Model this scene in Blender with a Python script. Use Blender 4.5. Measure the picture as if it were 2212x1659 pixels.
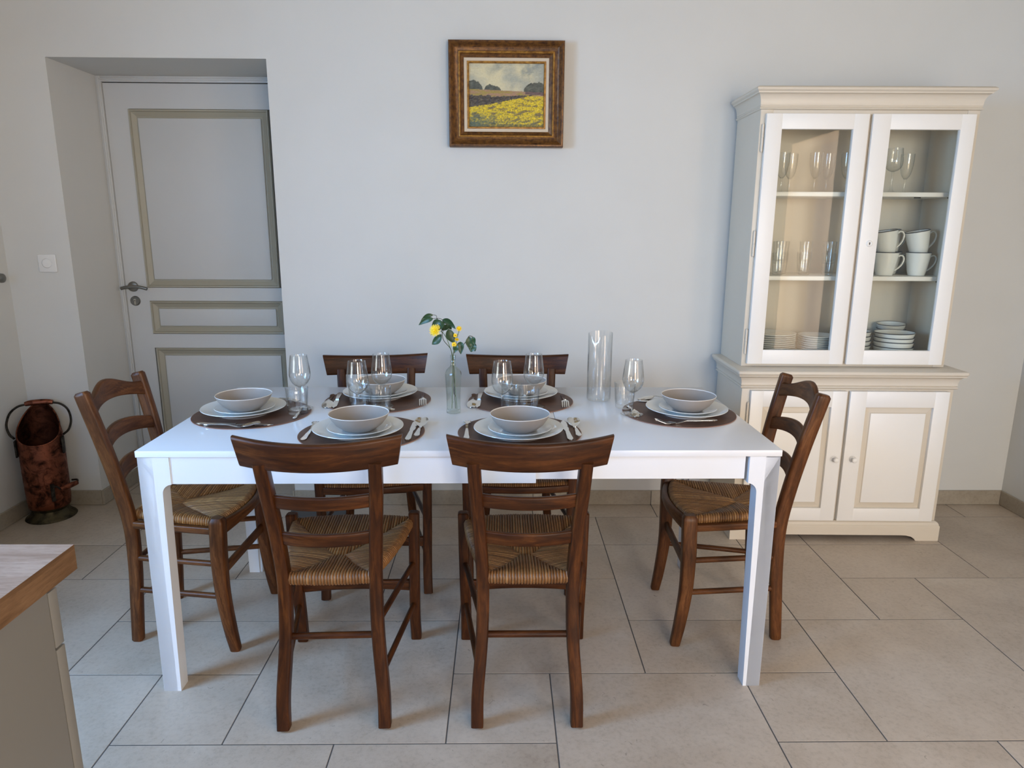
import bpy, bmesh, math, random
from mathutils import Vector, Matrix
random.seed(7)
PI = math.pi
for o in list(bpy.data.objects): bpy.data.objects.remove(o, do_unlink=True)
SC = bpy.context.scene
COL = SC.collection

# ------------------------------------------------------------------ camera
F_PX, PITCH, YAW, ROLL = 1497.36, 0.2210, -0.0145, 0.0053
CAM = Vector((0.1059, 0.0, 1.3567)); W, H = 2212, 1659
def ray(u, v):
    a = (u - W/2)/F_PX; b = (v - H/2)/F_PX
    c, s = math.cos(-ROLL), math.sin(-ROLL); a, b = c*a - s*b, s*a + c*b
    c, s = math.cos(PITCH), math.sin(PITCH); y = c - s*b; z = -s - c*b
    c, s = math.cos(YAW), math.sin(YAW)
    return Vector((c*a - s*y, s*a + c*y, z))
def at(u, v, ax, val):                       # pixel -> point on the plane axis=val
    d = ray(u, v); return CAM + d*((val - CAM[ax])/d[ax])
cd = bpy.data.cameras.new('camera'); cam = bpy.data.objects.new('camera', cd); COL.objects.link(cam)
cd.sensor_width = 36.0; cd.lens = F_PX/W*36.0; cd.clip_start = 0.05
fwd = ray(W/2, H/2).normalized(); rgt = (ray(W/2+100, H/2) - ray(W/2-100, H/2)).normalized(); up = rgt.cross(fwd)
m = Matrix((rgt, up, -fwd)).transposed().to_4x4(); m.translation = CAM; cam.matrix_world = m
SC.camera = cam

# ------------------------------------------------------------------ light
SC.view_settings.view_transform = 'Standard'; SC.view_settings.look = 'None'
SC.view_settings.gamma = 1.0; SC.view_settings.use_curve_mapping = False
SC.view_settings.exposure = 0.04
SC.cycles.transparent_max_bounces = 48
wd = bpy.data.worlds.new('sky'); SC.world = wd; wd.use_nodes = True
bg = wd.node_tree.nodes['Background']; bg.inputs[0].default_value = (0.62, 0.78, 1.0, 1); bg.inputs[1].default_value = 1.2
def area(name, loc, rot, sx, sy, power, col, spread=PI):
    l = bpy.data.lights.new(name, 'AREA'); l.shape = 'RECTANGLE'; l.size = sx; l.size_y = sy
    l.energy = power; l.color = col; l.spread = spread
    o = bpy.data.objects.new(name, l); COL.objects.link(o); o.location = loc; o.rotation_euler = rot
    return o
# daylight standing in the three window openings
WIN_L = (-0.15, 1.30, 0.70, 2.20)      # left wall: y0,y1,z0,z1
WIN_F = (0.80, 2.30, 0.05, 2.20)     # wall behind the camera: x0,x1,z0,z1
WIN_ADDED = (-1.55, -0.45, 0.80, 2.30)    # wall behind the camera, opening made up for the blue fill
WIN_R = (-1.0, 0.10, 0.15, 2.15)       # right wall: y0,y1,z0,z1
LY = (WIN_L[0]+WIN_L[1])/2
area('sky_left', (-2.66, LY, 1.80), (0, -PI/2+0.55, 0), 1.3, 1.5, 172, (0.15, 0.46, 0.98))           # blue sky seen through the left window
area('garden_left', (-2.56, LY, 1.25), (0, -PI/2-0.05, 0), 1.1, 1.4, 34, (0.96, 1.0, 0.90))          # sunlit garden below it
BXC = (WIN_F[0]+WIN_F[1])/2
area('sky_back', (BXC, -2.88, 1.80), (PI/2-0.50, 0, 0), 1.5, 1.4, 130, (1.0, 0.94, 0.86))            # sky through the glazed door behind the camera
area('blue_fill_back', (-1.0, -2.92, 1.95), (PI/2-0.75, 0, 0), 1.0, 1.2, 30, (0.20, 0.46, 1.0), 2.0)     # blue fill added at a made-up window, tints floor and table fronts
area('terrace_back', (BXC, -2.80, 0.75), (PI/2+0.25, 0, 0), 1.5, 1.3, 42, (1.0, 0.74, 0.48))         # warm terrace outside it
area('daylight_right', (2.665, (WIN_R[0]+WIN_R[1])/2, 1.15), (0, PI/2, 0), 1.98, 1.08, 33, (1.0, 0.68, 0.43))

# ------------------------------------------------------------------ materials
def srgb(r, g, b):
    f = lambda c: (c/255/12.92) if c/255 <= 0.04045 else ((c/255+0.055)/1.055)**2.4
    return (f(r), f(g), f(b), 1)
class NT:
    def __init__(s, name):
        s.m = bpy.data.materials.new(name); s.m.use_nodes = True; s.t = s.m.node_tree; s.n = s.t.nodes; s.b = s.n['Principled BSDF']
    def new(s, k, **kw):
        x = s.n.new(k)
        for a, v in kw.items(): setattr(x, a, v)
        return x
    def link(s, a, b): s.t.links.new(a, b)
    def ramp(s, fac, stops):
        r = s.new('ShaderNodeValToRGB'); e = r.color_ramp.elements
        e[0].position, e[0].color = stops[0]; e[1].position, e[1].color = stops[-1]
        for p, c in stops[1:-1]:
            x = e.new(p); x.color = c
        s.link(fac, r.inputs[0]); return r.outputs[0]
    def coords(s, kind='Object', scale=(1,1,1), loc=(0,0,0)):
        c = s.new('ShaderNodeTexCoord'); mp = s.new('ShaderNodeMapping'); mp.inputs['Scale'].default_value = scale; mp.inputs['Location'].default_value = loc
        s.link(c.outputs[kind], mp.inputs[0]); return mp.outputs[0]
    def noise(s, vec, scale, detail=4, rough=0.55, dist=0.0):
        x = s.new('ShaderNodeTexNoise'); x.inputs['Scale'].default_value = scale; x.inputs['Detail'].default_value = detail
        x.inputs['Roughness'].default_value = rough; x.inputs['Distortion'].default_value = dist
        if vec is not None: s.link(vec, x.inputs['Vector'])
        return x.outputs['Fac']
    def mix(s, fac, a, b, mode='MIX'):
        x = s.new('ShaderNodeMix', data_type='RGBA', blend_type=mode)
        for sock, v in ((x.inputs[0], fac), (x.inputs[6], a), (x.inputs[7], b)):
            if hasattr(v, 'links') or hasattr(v, 'is_linked'): s.link(v, sock)
            else: sock.default_value = v
        return x.outputs[2]
    def bump(s, h, strength=0.2, dist=0.002):
        b = s.new('ShaderNodeBump'); b.inputs['Strength'].default_value = strength; b.inputs['Distance'].default_value = dist
        s.link(h, b.inputs['Height']); s.link(b.outputs[0], s.b.inputs['Normal'])
    def set(s, **kw):
        for k, v in kw.items():
            k = k.replace('_', ' ')
            if hasattr(v, 'is_linked'): s.link(v, s.b.inputs[k])
            else: s.b.inputs[k].default_value = v
        return s
def paint(name, col, rough=0.5, var=0.03, bump=0.05, bscale=180, bd=0.001):
    t = NT(name); c = t.coords('Object'); n = t.noise(c, 2.5, 5)
    a = tuple(max(0, x*(1-var)) for x in col[:3]) + (1,); b = tuple(min(1, x*(1+var)) for x in col[:3]) + (1,)
    t.set(Base_Color=t.ramp(n, [(0.3, a), (0.7, b)]), Roughness=rough)
    if bump: t.bump(t.noise(c, bscale, 3), bump, bd)
    return t.m
M = {}
M['wall'] = paint('wall_plaster', srgb(209, 209, 205), 0.85, 0.02, 0.12, 260, 0.0012)
M['ceil'] = paint('ceiling_paint', srgb(196, 184, 160), 0.9, 0.01)
M['wallk'] = paint('kitchen_wall_paint', srgb(150, 142, 128), 0.8, 0.03)
M['reveal'] = paint('door_paint', srgb(196, 197, 195), 0.5, 0.02, 0.04)
M['mould'] = paint('door_moulding_paint', srgb(160, 155, 138), 0.5, 0.03, 0.04)
M['cream'] = paint('cabinet_cream_paint', srgb(214, 204, 187), 0.42, 0.02, 0.02, 120)
M['white'] = paint('cabinet_white_paint', srgb(238, 236, 231), 0.40, 0.015, 0.06, 140)
M['table'] = paint('table_lacquer', srgb(219, 223, 229), 0.22, 0.008, 0.0)
M['porc'] = paint('porcelain', srgb(225, 228, 226), 0.10, 0.008, 0.0)
M['bowl'] = paint('taupe_stoneware', srgb(152, 144, 137), 0.30, 0.03, 0.03, 400)
M['bowlrim'] = paint('stoneware_rim', srgb(222, 219, 214), 0.25, 0.02, 0.0)
M['plastic'] = paint('switch_plastic', srgb(226, 226, 224), 0.35, 0.0, 0.0)
M['darkrim'] = paint('dark_rim_glaze', srgb(50, 54, 60), 0.3, 0.05, 0.0)
M['island'] = paint('island_lacquer', srgb(122, 121, 117), 0.35, 0.01, 0.0)
M['black'] = paint('dark_gap', srgb(18, 17, 16), 0.8, 0.05, 0.0)
M['rubber'] = paint('grey_glide', srgb(120, 128, 135), 0.5, 0.05, 0.0)
M['winframe'] = paint('window_frame_paint', srgb(235, 234, 230), 0.45, 0.01, 0.0)
M['linen'] = paint('linen_liner', srgb(205, 190, 168), 0.9, 0.05, 0.3, 900)

def stone(name, base, dark, light):
    t = NT(name); c = t.coords('Object'); oi = t.new('ShaderNodeObjectInfo')
    off = t.new('ShaderNodeVectorMath', operation='MULTIPLY_ADD'); t.link(oi.outputs['Random'], off.inputs[1]); off.inputs[0].default_value = (9.3, 5.7, 3.1); t.link(c, off.inputs[2])
    v = off.outputs[0]
    big = t.noise(v, 1.7, 5, 0.6, 0.8); mid = t.noise(v, 9, 6, 0.62, 0.5); fine = t.noise(v, 75, 4, 0.7)
    col = t.ramp(big, [(0.3, dark), (0.5, base), (0.72, light)])
    col = t.mix(0.30, col, t.ramp(mid, [(0.32, dark), (0.68, light)]))
    col = t.mix(0.24, col, t.ramp(fine, [(0.3, tuple(x*0.5 for x in dark[:3])+(1,)), (0.5, base), (0.75, light)]))
    pit = t.noise(v, 38, 3, 0.5, 1.5)
    col = t.mix(t.ramp(pit, [(0.25, (0.5, 0.5, 0.5, 1)), (0.30, (0, 0, 0, 1))]), col, tuple(x*0.45 for x in dark[:3])+(1,))
    t.set(Base_Color=col, Roughness=t.ramp(mid, [(0.3, (0.40,)*3+(1,)), (0.7, (0.55,)*3+(1,))])); t.bump(fine, 0.10, 0.001)
    return t.m
M['tile'] = stone('limestone_tile', srgb(186, 172, 156), srgb(164, 149, 132), srgb(202, 190, 176))
M['skirt'] = stone('limestone_skirting', srgb(160, 150, 134), srgb(142, 132, 116), srgb(176, 166, 150))
M['grout'] = paint('grey_grout', srgb(84, 82, 80), 0.95, 0.06, 0.2, 300)

def wood(name, dark, mid, light, scale=1.0, rough=0.42, coat=0.06):
    t = NT(name); u = t.coords('UV', (5*scale, 42*scale, 1)); o = t.coords('Object', (1, 1, 1)); oi = t.new('ShaderNodeObjectInfo')
    off = t.new('ShaderNodeVectorMath', operation='MULTIPLY_ADD'); t.link(oi.outputs['Random'], off.inputs[1]); off.inputs[0].default_value = (17.0, 31.0, 11.0); t.link(u, off.inputs[2])
    g = t.noise(off.outputs[0], 1.5, 5, 0.58, 0.9); f = t.noise(off.outputs[0], 14, 3, 0.6); w = t.noise(o, 7, 4, 0.6)
    col = t.ramp(g, [(0.28, dark), (0.5, mid), (0.74, light)])
    col = t.mix(t.ramp(w, [(0.42, (0, 0, 0, 1)), (0.72, (0.55,)*3+(1,))]), col, dark)
    col = t.mix(t.ramp(f, [(0.34, (0.28,)*3+(1,)), (0.5, (0, 0, 0, 1))]), col, tuple(x*0.6 for x in dark[:3])+(1,))
    t.set(Base_Color=col, Roughness=rough); t.b.inputs['Coat Weight'].default_value = coat; t.b.inputs['Specular IOR Level'].default_value = 0.2; t.b.inputs['Coat Roughness'].default_value = 0.22
    t.bump(f, 0.05, 0.0008); return t.m
M['walnut'] = wood('walnut_stain', srgb(38, 18, 6), srgb(68, 35, 12), srgb(100, 57, 23))
M['beech'] = wood('brown_beech_stain', srgb(56, 31, 14), srgb(92, 54, 26), srgb(122, 78, 42))
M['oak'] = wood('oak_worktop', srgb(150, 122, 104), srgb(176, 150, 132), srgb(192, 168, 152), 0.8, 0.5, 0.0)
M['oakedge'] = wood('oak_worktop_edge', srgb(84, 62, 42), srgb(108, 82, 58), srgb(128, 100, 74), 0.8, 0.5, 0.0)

def rush(name, k):
    t = NT(name); a = t.new('ShaderNodeAttribute', attribute_name='cord'); u = t.coords('UV', (30, 3, 1)); n = t.noise(u, 3, 4, 0.6)
    col = t.ramp(a.outputs['Fac'], [(0.0, srgb(96, 64, 34)), (0.35, srgb(142, 100, 56)), (0.7, srgb(170, 126, 76)), (1.0, srgb(198, 158, 106))])
    col = t.mix(1.0, col, k, 'MULTIPLY')
    col = t.mix(t.ramp(n, [(0.38, (0.5,)*3+(1,)), (0.6, (0, 0, 0, 1))]), col, srgb(92, 60, 32))
    t.set(Base_Color=col, Roughness=0.48); t.bump(n, 0.3, 0.001); return t.m
M['rush'] = rush('rush_cord_dark', (0.62, 0.56, 0.50, 1)); M['rushb'] = rush('rush_cord_straw', (0.92, 0.90, 0.86, 1))
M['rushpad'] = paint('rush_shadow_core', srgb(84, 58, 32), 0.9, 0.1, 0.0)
def metal(name, col, rough, var=0.0, dcol=None, scale=14):
    t = NT(name); t.set(Metallic=1.0, Roughness=rough); c = t.coords('Object')
    if dcol: 
        n = t.noise(c, scale, 6, 0.7, 0.6); t.set(Base_Color=t.ramp(n, [(0.36, dcol), (0.56, col)])); 
        t.set(Roughness=t.ramp(n, [(0.36, (0.75,)*3+(1,)), (0.6, (rough,)*3+(1,))])); t.bump(n, 0.15, 0.002)
    else:
        n = t.noise(c, 60, 2); t.set(Base_Color=t.ramp(n, [(0.3, tuple(x*0.95 for x in col[:3])+(1,)), (0.7, col)]))
    return t.m
M['steel'] = metal('polished_steel', srgb(214, 212, 206), 0.13)
M['nickel'] = metal('brushed_nickel', srgb(142, 140, 134), 0.36)
M['copper'] = metal('aged_copper', srgb(140, 84, 64), 0.42, 0, srgb(46, 27, 20), 21)
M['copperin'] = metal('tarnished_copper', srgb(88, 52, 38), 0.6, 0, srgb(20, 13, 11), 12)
M['brass'] = metal('blackened_brass', srgb(88, 80, 62), 0.5, 0, srgb(36, 34, 30), 12)
M['iron'] = metal('dark_iron', srgb(70, 66, 60), 0.5, 0, srgb(36, 34, 32), 30)
def gilt(name, gold, brown, sc):
    t = NT(name); c = t.coords('UV', (9, 60, 1)); n = t.noise(c, sc, 6, 0.7); o = t.noise(t.coords('Object'), 55, 4, 0.7)
    f = t.mix(0.5, n, o)
    t.set(Base_Color=t.ramp(f, [(0.40, brown), (0.52, tuple((a+b)/2 for a, b in zip(gold, brown))), (0.64, gold)]), Metallic=0.35, Roughness=0.42)
    t.bump(o, 0.15, 0.001); return t.m
M['gilt'] = gilt('bronze_gilt_frame', srgb(134, 90, 38), srgb(58, 31, 14), 2.0)
M['gold'] = gilt('gold_fillet', srgb(212, 158, 74), srgb(120, 78, 32), 3.0)
def mat_leather():
    t = NT('brown_leatherette'); c = t.coords('Object'); n = t.noise(c, 18, 5, 0.6); f = t.noise(c, 420, 2)
    t.set(Base_Color=t.ramp(n, [(0.3, srgb(78, 52, 38)), (0.7, srgb(98, 68, 52))]), Roughness=0.55); t.bump(f, 0.25, 0.0008); return t.m
M['mat'] = mat_leather()
M['matedge'] = paint('leatherette_edge', srgb(150, 112, 96), 0.7, 0.05, 0.0)
def thin_glass(name, tint, edge_tint, edge=0.6, base=0.04, rough=0.02):
    t = NT(name); t.n.remove(t.b); out = [x for x in t.n if x.type == 'OUTPUT_MATERIAL'][0]
    fr = t.new('ShaderNodeLayerWeight'); fr.inputs[0].default_value = 0.5
    def pw(e):
        p = t.new('ShaderNodeMath', operation='POWER'); t.link(fr.outputs['Facing'], p.inputs[0]); p.inputs[1].default_value = e; return p.outputs[0]
    tr = t.new('ShaderNodeBsdfTransparent'); t.link(t.mix(pw(3.0), tint, edge_tint), tr.inputs[0])
    gl = t.new('ShaderNodeBsdfGlossy'); gl.inputs['Roughness'].default_value = rough; gl.inputs[0].default_value = (1, 1, 1, 1)
    mm = t.new('ShaderNodeMath', operation='MULTIPLY_ADD'); t.link(pw(3.5), mm.inputs[0]); mm.inputs[1].default_value = edge; mm.inputs[2].default_value = base
    c = t.noise(t.coords('Object'), 20, 2); bp = t.new('ShaderNodeBump'); bp.inputs['Strength'].default_value = 0.02; t.link(c, bp.inputs['Height']); t.link(bp.outputs[0], gl.inputs['Normal'])
    mx = t.new('ShaderNodeMixShader'); t.link(mm.outputs[0], mx.inputs[0]); t.link(tr.outputs[0], mx.inputs[1]); t.link(gl.outputs[0], mx.inputs[2]); t.link(mx.outputs[0], out.inputs[0])
    return t.m
M['glass'] = thin_glass('clear_table_glass', (0.985, 0.99, 0.99, 1), (0.64, 0.67, 0.68, 1), 0.6, 0.05)
M['vase'] = thin_glass('greenish_bottle_glass', (0.955, 0.975, 0.965, 1), (0.40, 0.48, 0.44, 1), 0.6, 0.055)
M['pane'] = thin_glass('cabinet_pane_glass', (0.965, 0.975, 0.955, 1), (0.85, 0.88, 0.84, 1), 0.5, 0.022)
M['leaf'] = paint('leaf_green', srgb(44, 70, 40), 0.4, 0.35, 0.1, 60)
M['stem'] = paint('stem_green', srgb(92, 112, 62), 0.5, 0.2, 0.0)
M['stemdark'] = paint('stem_brown', srgb(58, 58, 34), 0.5, 0.2, 0.0)
M['petal'] = paint('yellow_petal', srgb(246, 206, 18), 0.5, 0.12, 0.0)
M['heart'] = paint('flower_heart', srgb(176, 118, 10), 0.7, 0.2, 0.0)
def canvas_mat():
    t = NT('oil_paint'); a = t.new('ShaderNodeAttribute', attribute_name='paint'); c = t.coords('Object'); n = t.noise(c, 160, 4, 0.7, 1.0)
    t.set(Base_Color=t.mix(0.25, a.outputs['Color'], t.ramp(n, [(0.3, (0.25,)*3+(1,)), (0.7, (0.9,)*3+(1,))]), 'SOFT_LIGHT'), Roughness=0.42); t.bump(n, 0.35, 0.002); return t.m
M['canvas'] = canvas_mat()

# ------------------------------------------------------------------ mesh helpers
def box(bm, lo, hi, bev=0.0, seg=2, rot=None):
    t = bmesh.new(); bmesh.ops.create_cube(t, size=1.0)
    s = [hi[i]-lo[i] for i in range(3)]; c = [(hi[i]+lo[i])/2 for i in range(3)]
    for v in t.verts: v.co = Vector((v.co.x*s[0]+c[0], v.co.y*s[1]+c[1], v.co.z*s[2]+c[2]))
    if bev: bmesh.ops.bevel(t, geom=t.edges[:], offset=min(bev, min(s)*0.45), segments=seg, profile=0.5, affect='EDGES')
    if rot is not None: bmesh.ops.transform(t, matrix=rot, verts=t.verts[:])
    me = bpy.data.meshes.new('tmp'); t.to_mesh(me); t.free(); bm.from_mesh(me); bpy.data.meshes.remove(me)
def quadbox(bm, p):                                   # 8 points: bottom 4 ccw, top 4 ccw
    v = [bm.verts.new(q) for q in p]
    for f in ((3,2,1,0),(4,5,6,7),(0,1,5,4),(1,2,6,5),(2,3,7,6),(3,0,4,7)): bm.faces.new([v[i] for i in f])
def uvl(bm): return bm.loops.layers.uv.get('UVMap') or bm.loops.layers.uv.new('UVMap')
def rrect(w, h, r, n=3):
    r = min(r, w*0.49, h*0.49); out = []
    for cx, cy, a0 in ((w/2-r, h/2-r, 0), (-w/2+r, h/2-r, PI/2), (-w/2+r, -h/2+r, PI), (w/2-r, -h/2+r, 1.5*PI)):
        for i in range(n+1):
            a = a0 + PI/2*i/n; out.append((cx + r*math.cos(a), cy + r*math.sin(a)))
    return out
def circ(r, n=10, r2=None): return [(r*math.cos(2*PI*i/n), (r2 or r)*math.sin(2*PI*i/n)) for i in range(n)]
def rings(bm, R, closed=True, cap0=True, cap1=True, loop=False):
    uv = uvl(bm); V = [[bm.verts.new(q) for q in r] for r in R]; n = len(R[0]); L = 0.0
    for i in range(len(R) - (0 if loop else 1)):
        j = (i+1) % len(R); d = (Vector(R[i][0])-Vector(R[j][0])).length; P = 0.0
        for k in range(n if closed else n-1):
            k2 = (k+1) % n; e = (Vector(R[i][k])-Vector(R[i][k2])).length
            try: f = bm.faces.new((V[i][k], V[i][k2], V[j][k2], V[j][k]))
            except ValueError: continue
            for l, q in zip(f.loops, ((L, P), (L, P+e), (L+d, P+e), (L+d, P))): l[uv].uv = q
            P += e
        L += d
    if closed and not loop:
        for c, vs in ((cap0, V[0][::-1]), (cap1, V[-1])):
            if c:
                f = bm.faces.new(vs)
                for l in f.loops: l[uv].uv = (l.vert.co.x+l.vert.co.z, l.vert.co.y)
def smooth_path(P, n):
    P = [Vector(p) for p in P]; out = []
    def cr(a, b, c, d, t):
        return 0.5*((2*b) + (c-a)*t + (2*a-5*b+4*c-d)*t*t + (3*b-a-3*c+d)*t**3)
    for i in range(len(P)-1):
        a = P[i-1] if i else 2*P[0]-P[1]; d = P[i+2] if i+2 < len(P) else 2*P[-1]-P[-2]
        for k in range(n): out.append(cr(a, P[i], P[i+1], d, k/n))
    out.append(P[-1]); return out
def sweep(bm, path, prof, side=(1,0,0), n=4, scale=None, smooth=True, tip=0.0):
    """prof: 2D list (a along side, b along normal); side is kept as the reference sideways axis"""
    P = smooth_path(path, n) if smooth and len(path) > 2 else [Vector(p) for p in path]
    S = Vector(side); R = []
    for i, q in enumerate(P):
        t = (P[min(i+1, len(P)-1)] - P[max(i-1, 0)]).normalized()
        s = (S - t*S.dot(t)).normalized(); b = t.cross(s)
        k = scale(i/(len(P)-1)) if scale else 1.0
        pr = prof(i/(len(P)-1)) if callable(prof) else prof
        R.append([q + s*(a*k) + b*(c*k) for a, c in pr])
    if tip:                                            # softly rounded ends
        for e, d in ((0, 1), (-1, -2)):
            t = (P[e]-P[d]).normalized(); c = P[e]
            r1 = [c + (q-c)*0.72 + t*tip for q in R[e]]
            R = [r1]+R if e == 0 else R+[r1]
    rings(bm, R)
def lathe(bm, prof, n=32, c=(0,0,0), rot=None, cap=False, fn=None):
    R = []
    for r, z in prof:
        ring = []
        for k in range(n):
            a = 2*PI*k/n; rr = fn(a, z, r) if fn else r
            q = Vector((rr*math.cos(a), rr*math.sin(a), z))
            if rot is not None: q = rot @ q
            ring.append(q + Vector(c))
        R.append(ring)
    rings(bm, R, True, cap, cap)
def ringframe(bm, corners, prof, nrm, close=True):
    """sweep a moulding (inset, height) round a polygon with mitred corners. corners: list of (point, inward direction)"""
    R = [[Vector(p) + Vector(d)*a + Vector(nrm)*h for a, h in prof] for p, d in corners]
    uv = uvl(bm)
    for i in range(len(R) if close else len(R)-1):
        j = (i+1) % len(R); L = (R[i][0]-R[j][0]).length; P = 0
        for k in range(len(prof)-1):
            e = (R[i][k]-R[i][k+1]).length
            f = bm.faces.new([bm.verts.new(q) for q in (R[i][k], R[j][k], R[j][k+1], R[i][k+1])])
            for l, q in zip(f.loops, ((0, P), (L, P), (L, P+e), (0, P+e))): l[uv].uv = q
            P += e
def finish(bm, name, mats, sharp=35, smooth=True, merge=0.0):
    if merge: bmesh.ops.remove_doubles(bm, verts=bm.verts[:], dist=merge)
    bmesh.ops.recalc_face_normals(bm, faces=bm.faces[:])
    me = bpy.data.meshes.new(name); bm.to_mesh(me); bm.free()
    for mt in (mats if isinstance(mats, (list, tuple)) else [mats]): me.materials.append(mt)
    if smooth:
        me.polygons.foreach_set('use_smooth', [True]*len(me.polygons)); me.set_sharp_from_angle(angle=math.radians(sharp))
    return me
def obj(name, bm, mat, parent=None, sharp=35, smooth=True, merge=0.0):
    me = bm if isinstance(bm, bpy.types.Mesh) else finish(bm, name, mat, sharp, smooth, merge)
    o = bpy.data.objects.new(name, me); COL.objects.link(o)
    if parent: o.parent = parent
    return o
def tag(o, label, cat, group=None):
    o['label'] = label; o['category'] = cat
    if group: o['group'] = group
    return o
def thing(name, label, cat, loc=(0,0,0), rz=0.0, group=None):
    o = bpy.data.objects.new(name, None); COL.objects.link(o); o.empty_display_size = 0.05
    o.location = loc; o.rotation_euler = (0, 0, rz); return tag(o, label, cat, group)
def struct(o): o['kind'] = 'structure'; return o
def plabel(o, s): o['label'] = s; return o
def copy_tree(o, parent=None):
    c = o.copy(); COL.objects.link(c); c.parent = parent
    for ch in list(o.children): copy_tree(ch, c)
    return c
def dup(root, loc, rz, label, group=None):
    c = copy_tree(root); c.location = loc; c.rotation_euler = (0, 0, rz); c['label'] = label
    if group: c['group'] = group
    return c
def B(): return bmesh.new()

# ------------------------------------------------------------------ room
YW, XL, XR, YF, ZC = 3.277, -2.183, 2.638, -2.4, 2.62
RX0, RX1, RZ, RY = -1.884, -0.928, 2.073, 3.65       # door recess
bm = B(); box(bm, (XL-0.4, YW, 0), (RX0, YW+0.5, ZC)); box(bm, (RX1, YW, 0), (XR+0.4, YW+0.5, ZC)); box(bm, (RX0, YW, RZ), (RX1, YW+0.5, ZC))
struct(obj('wall_back', bm, M['wall']))
def wall_hole(name, axis, pos, thick, a0, a1, hole):
    h0, h1, z0, z1 = hole; bm = B()
    for (p0, p1, q0, q1) in ((a0, h0, 0, ZC), (h1, a1, 0, ZC), (h0, h1, 0, z0), (h0, h1, z1, ZC)):
        if axis == 0: box(bm, (min(pos, pos+thick), p0, q0), (max(pos, pos+thick), p1, q1))
        else: box(bm, (p0, min(pos, pos+thick), q0), (p1, max(pos, pos+thick), q1))
    return struct(obj(name, bm, M['wallk'] if name == 'wall_front' else M['wall']))
wall_hole('wall_left', 0, XL, -0.3, YF-0.3, YW, WIN_L)
wall_hole('wall_right', 0, XR, 0.3, YF-0.3, YW, WIN_R)
bm = B()
for (p0, p1, q0, q1) in ((XL, WIN_ADDED[0], 0, ZC), (WIN_ADDED[1], WIN_F[0], 0, ZC), (WIN_F[1], XR, 0, ZC), (WIN_ADDED[0], WIN_ADDED[1], 0, WIN_ADDED[2]), (WIN_ADDED[0], WIN_ADDED[1], WIN_ADDED[3], ZC), (WIN_F[0], WIN_F[1], 0, WIN_F[2]), (WIN_F[0], WIN_F[1], WIN_F[3], ZC)): box(bm, (p0, YF-0.3, q0), (p1, YF, q1))
struct(obj('wall_front', bm, M['wallk']))
bm = B(); box(bm, (XL-0.3, YF-0.3, ZC), (XR+0.3, YW+0.5, ZC+0.1)); struct(obj('ceiling', bm, M['ceil']))
# windows (out of view, they let the daylight in)
def window(n, axis, pos, hole, mull):
    a0, a1, z0, z1 = hole; bm = B(); w = 0.06
    def bar(p0, p1, q0, q1, d=0.03):
        if axis == 0: box(bm, (pos-d, p0, q0), (pos+d, p1, q1), 0.004)
        else: box(bm, (p0, pos-d, q0), (p1, pos+d, q1), 0.004)
    bar(a0, a0+w, z0, z1); bar(a1-w, a1, z0, z1); bar(a0+w, a1-w, z0, z0+w); bar(a0+w, a1-w, z1-w, z1)
    for i in range(1, mull+1):
        c = a0 + (a1-a0)*i/(mull+1); bar(c-0.05, c+0.05, z0+w, z1-w)
    return struct(obj('window_%d' % n, bm, M['winframe']))
window(1, 0, XL-0.12, WIN_L, 1); window(2, 1, YF-0.12, WIN_F, 1); window(4, 1, YF-0.12, WIN_ADDED, 1); window(3, 0, XR+0.12, WIN_R, 0)  # second frame behind the camera is made up, it goes with the blue fill

# floor: stone tiles of several formats on a 30 cm module
GX, GY, G = -0.0445, 1.6135, 0.3003
bm = B(); box(bm, (XL-0.02, YF, -0.06), (XR+0.02, YW+0.42, -0.0009)); floor = struct(obj('floor', bm, M['grout'], smooth=False))
tiles = [(-3,-1,-1,0),(-1,1,-1,0),(1,3,-1,1),(3,5,-1,0),(5,7,-1,0),(-5,-3,-1,1),(-3,-2,0,1),(-2,0,0,2),(0,1,0,1),(3,4,0,1),(4,6,0,2),(6,8,0,1),
 (-6,-4,1,3),(-4,-2,1,2),(0,2,1,3),(2,4,1,2),(4,5,2,4),(2,4,2,4),(5,6,2,3),(6,8,1,3),(-4,-1,2,3),(-1,0,2,3),(5,7,3,4),(7,9,3,5),(-8,-5,3,4),(-5,-3,3,4),
 (-3,-1,3,5),(-1,0,3,4),(0,2,3,4),(-1,1,4,5),(1,2,4,5),(2,4,4,5),(4,5,4,5),(5,7,4,5),(-5,-3,4,5),(-8,-5,4,6),(-5,-4,5,6),(-4,-2,5,6),(-2,0,5,6),(0,1,5,6),(1,3,5,6),(3,5,5,6),(5,8,5,6),(8,9,5,6)]
occ = {}
for k, (a, b, c, d) in enumerate(tiles):
    for i in range(a, b):
        for j in range(c, d):
            if (i, j) in occ: print('TILE OVERLAP', (i, j), tiles[k], tiles[occ[(i, j)]])
            occ[(i, j)] = k
I0, I1, J0, J1 = -8, 9, -14, 7
rr = random.Random(4)
for j in range(J1-1, J0-1, -1):
    for i in range(I0, I1):
        if (i, j) in occ: continue
        w = 1
        while w < 2 and i+w < I1 and (i+w, j) not in occ: w += 1
        h = 1
        if rr.random() < 0.55 and j-1 >= J0 and all((i+q, j-1) not in occ for q in range(w)): h = 2
        if rr.random() < 0.25: w = 1
        t = (i, i+w, j-h+1, j+1); tiles.append(t)
        for p in range(t[0], t[1]):
            for q in range(t[2], t[3]): occ[(p, q)] = len(tiles)-1
gg = 0.0019
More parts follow.
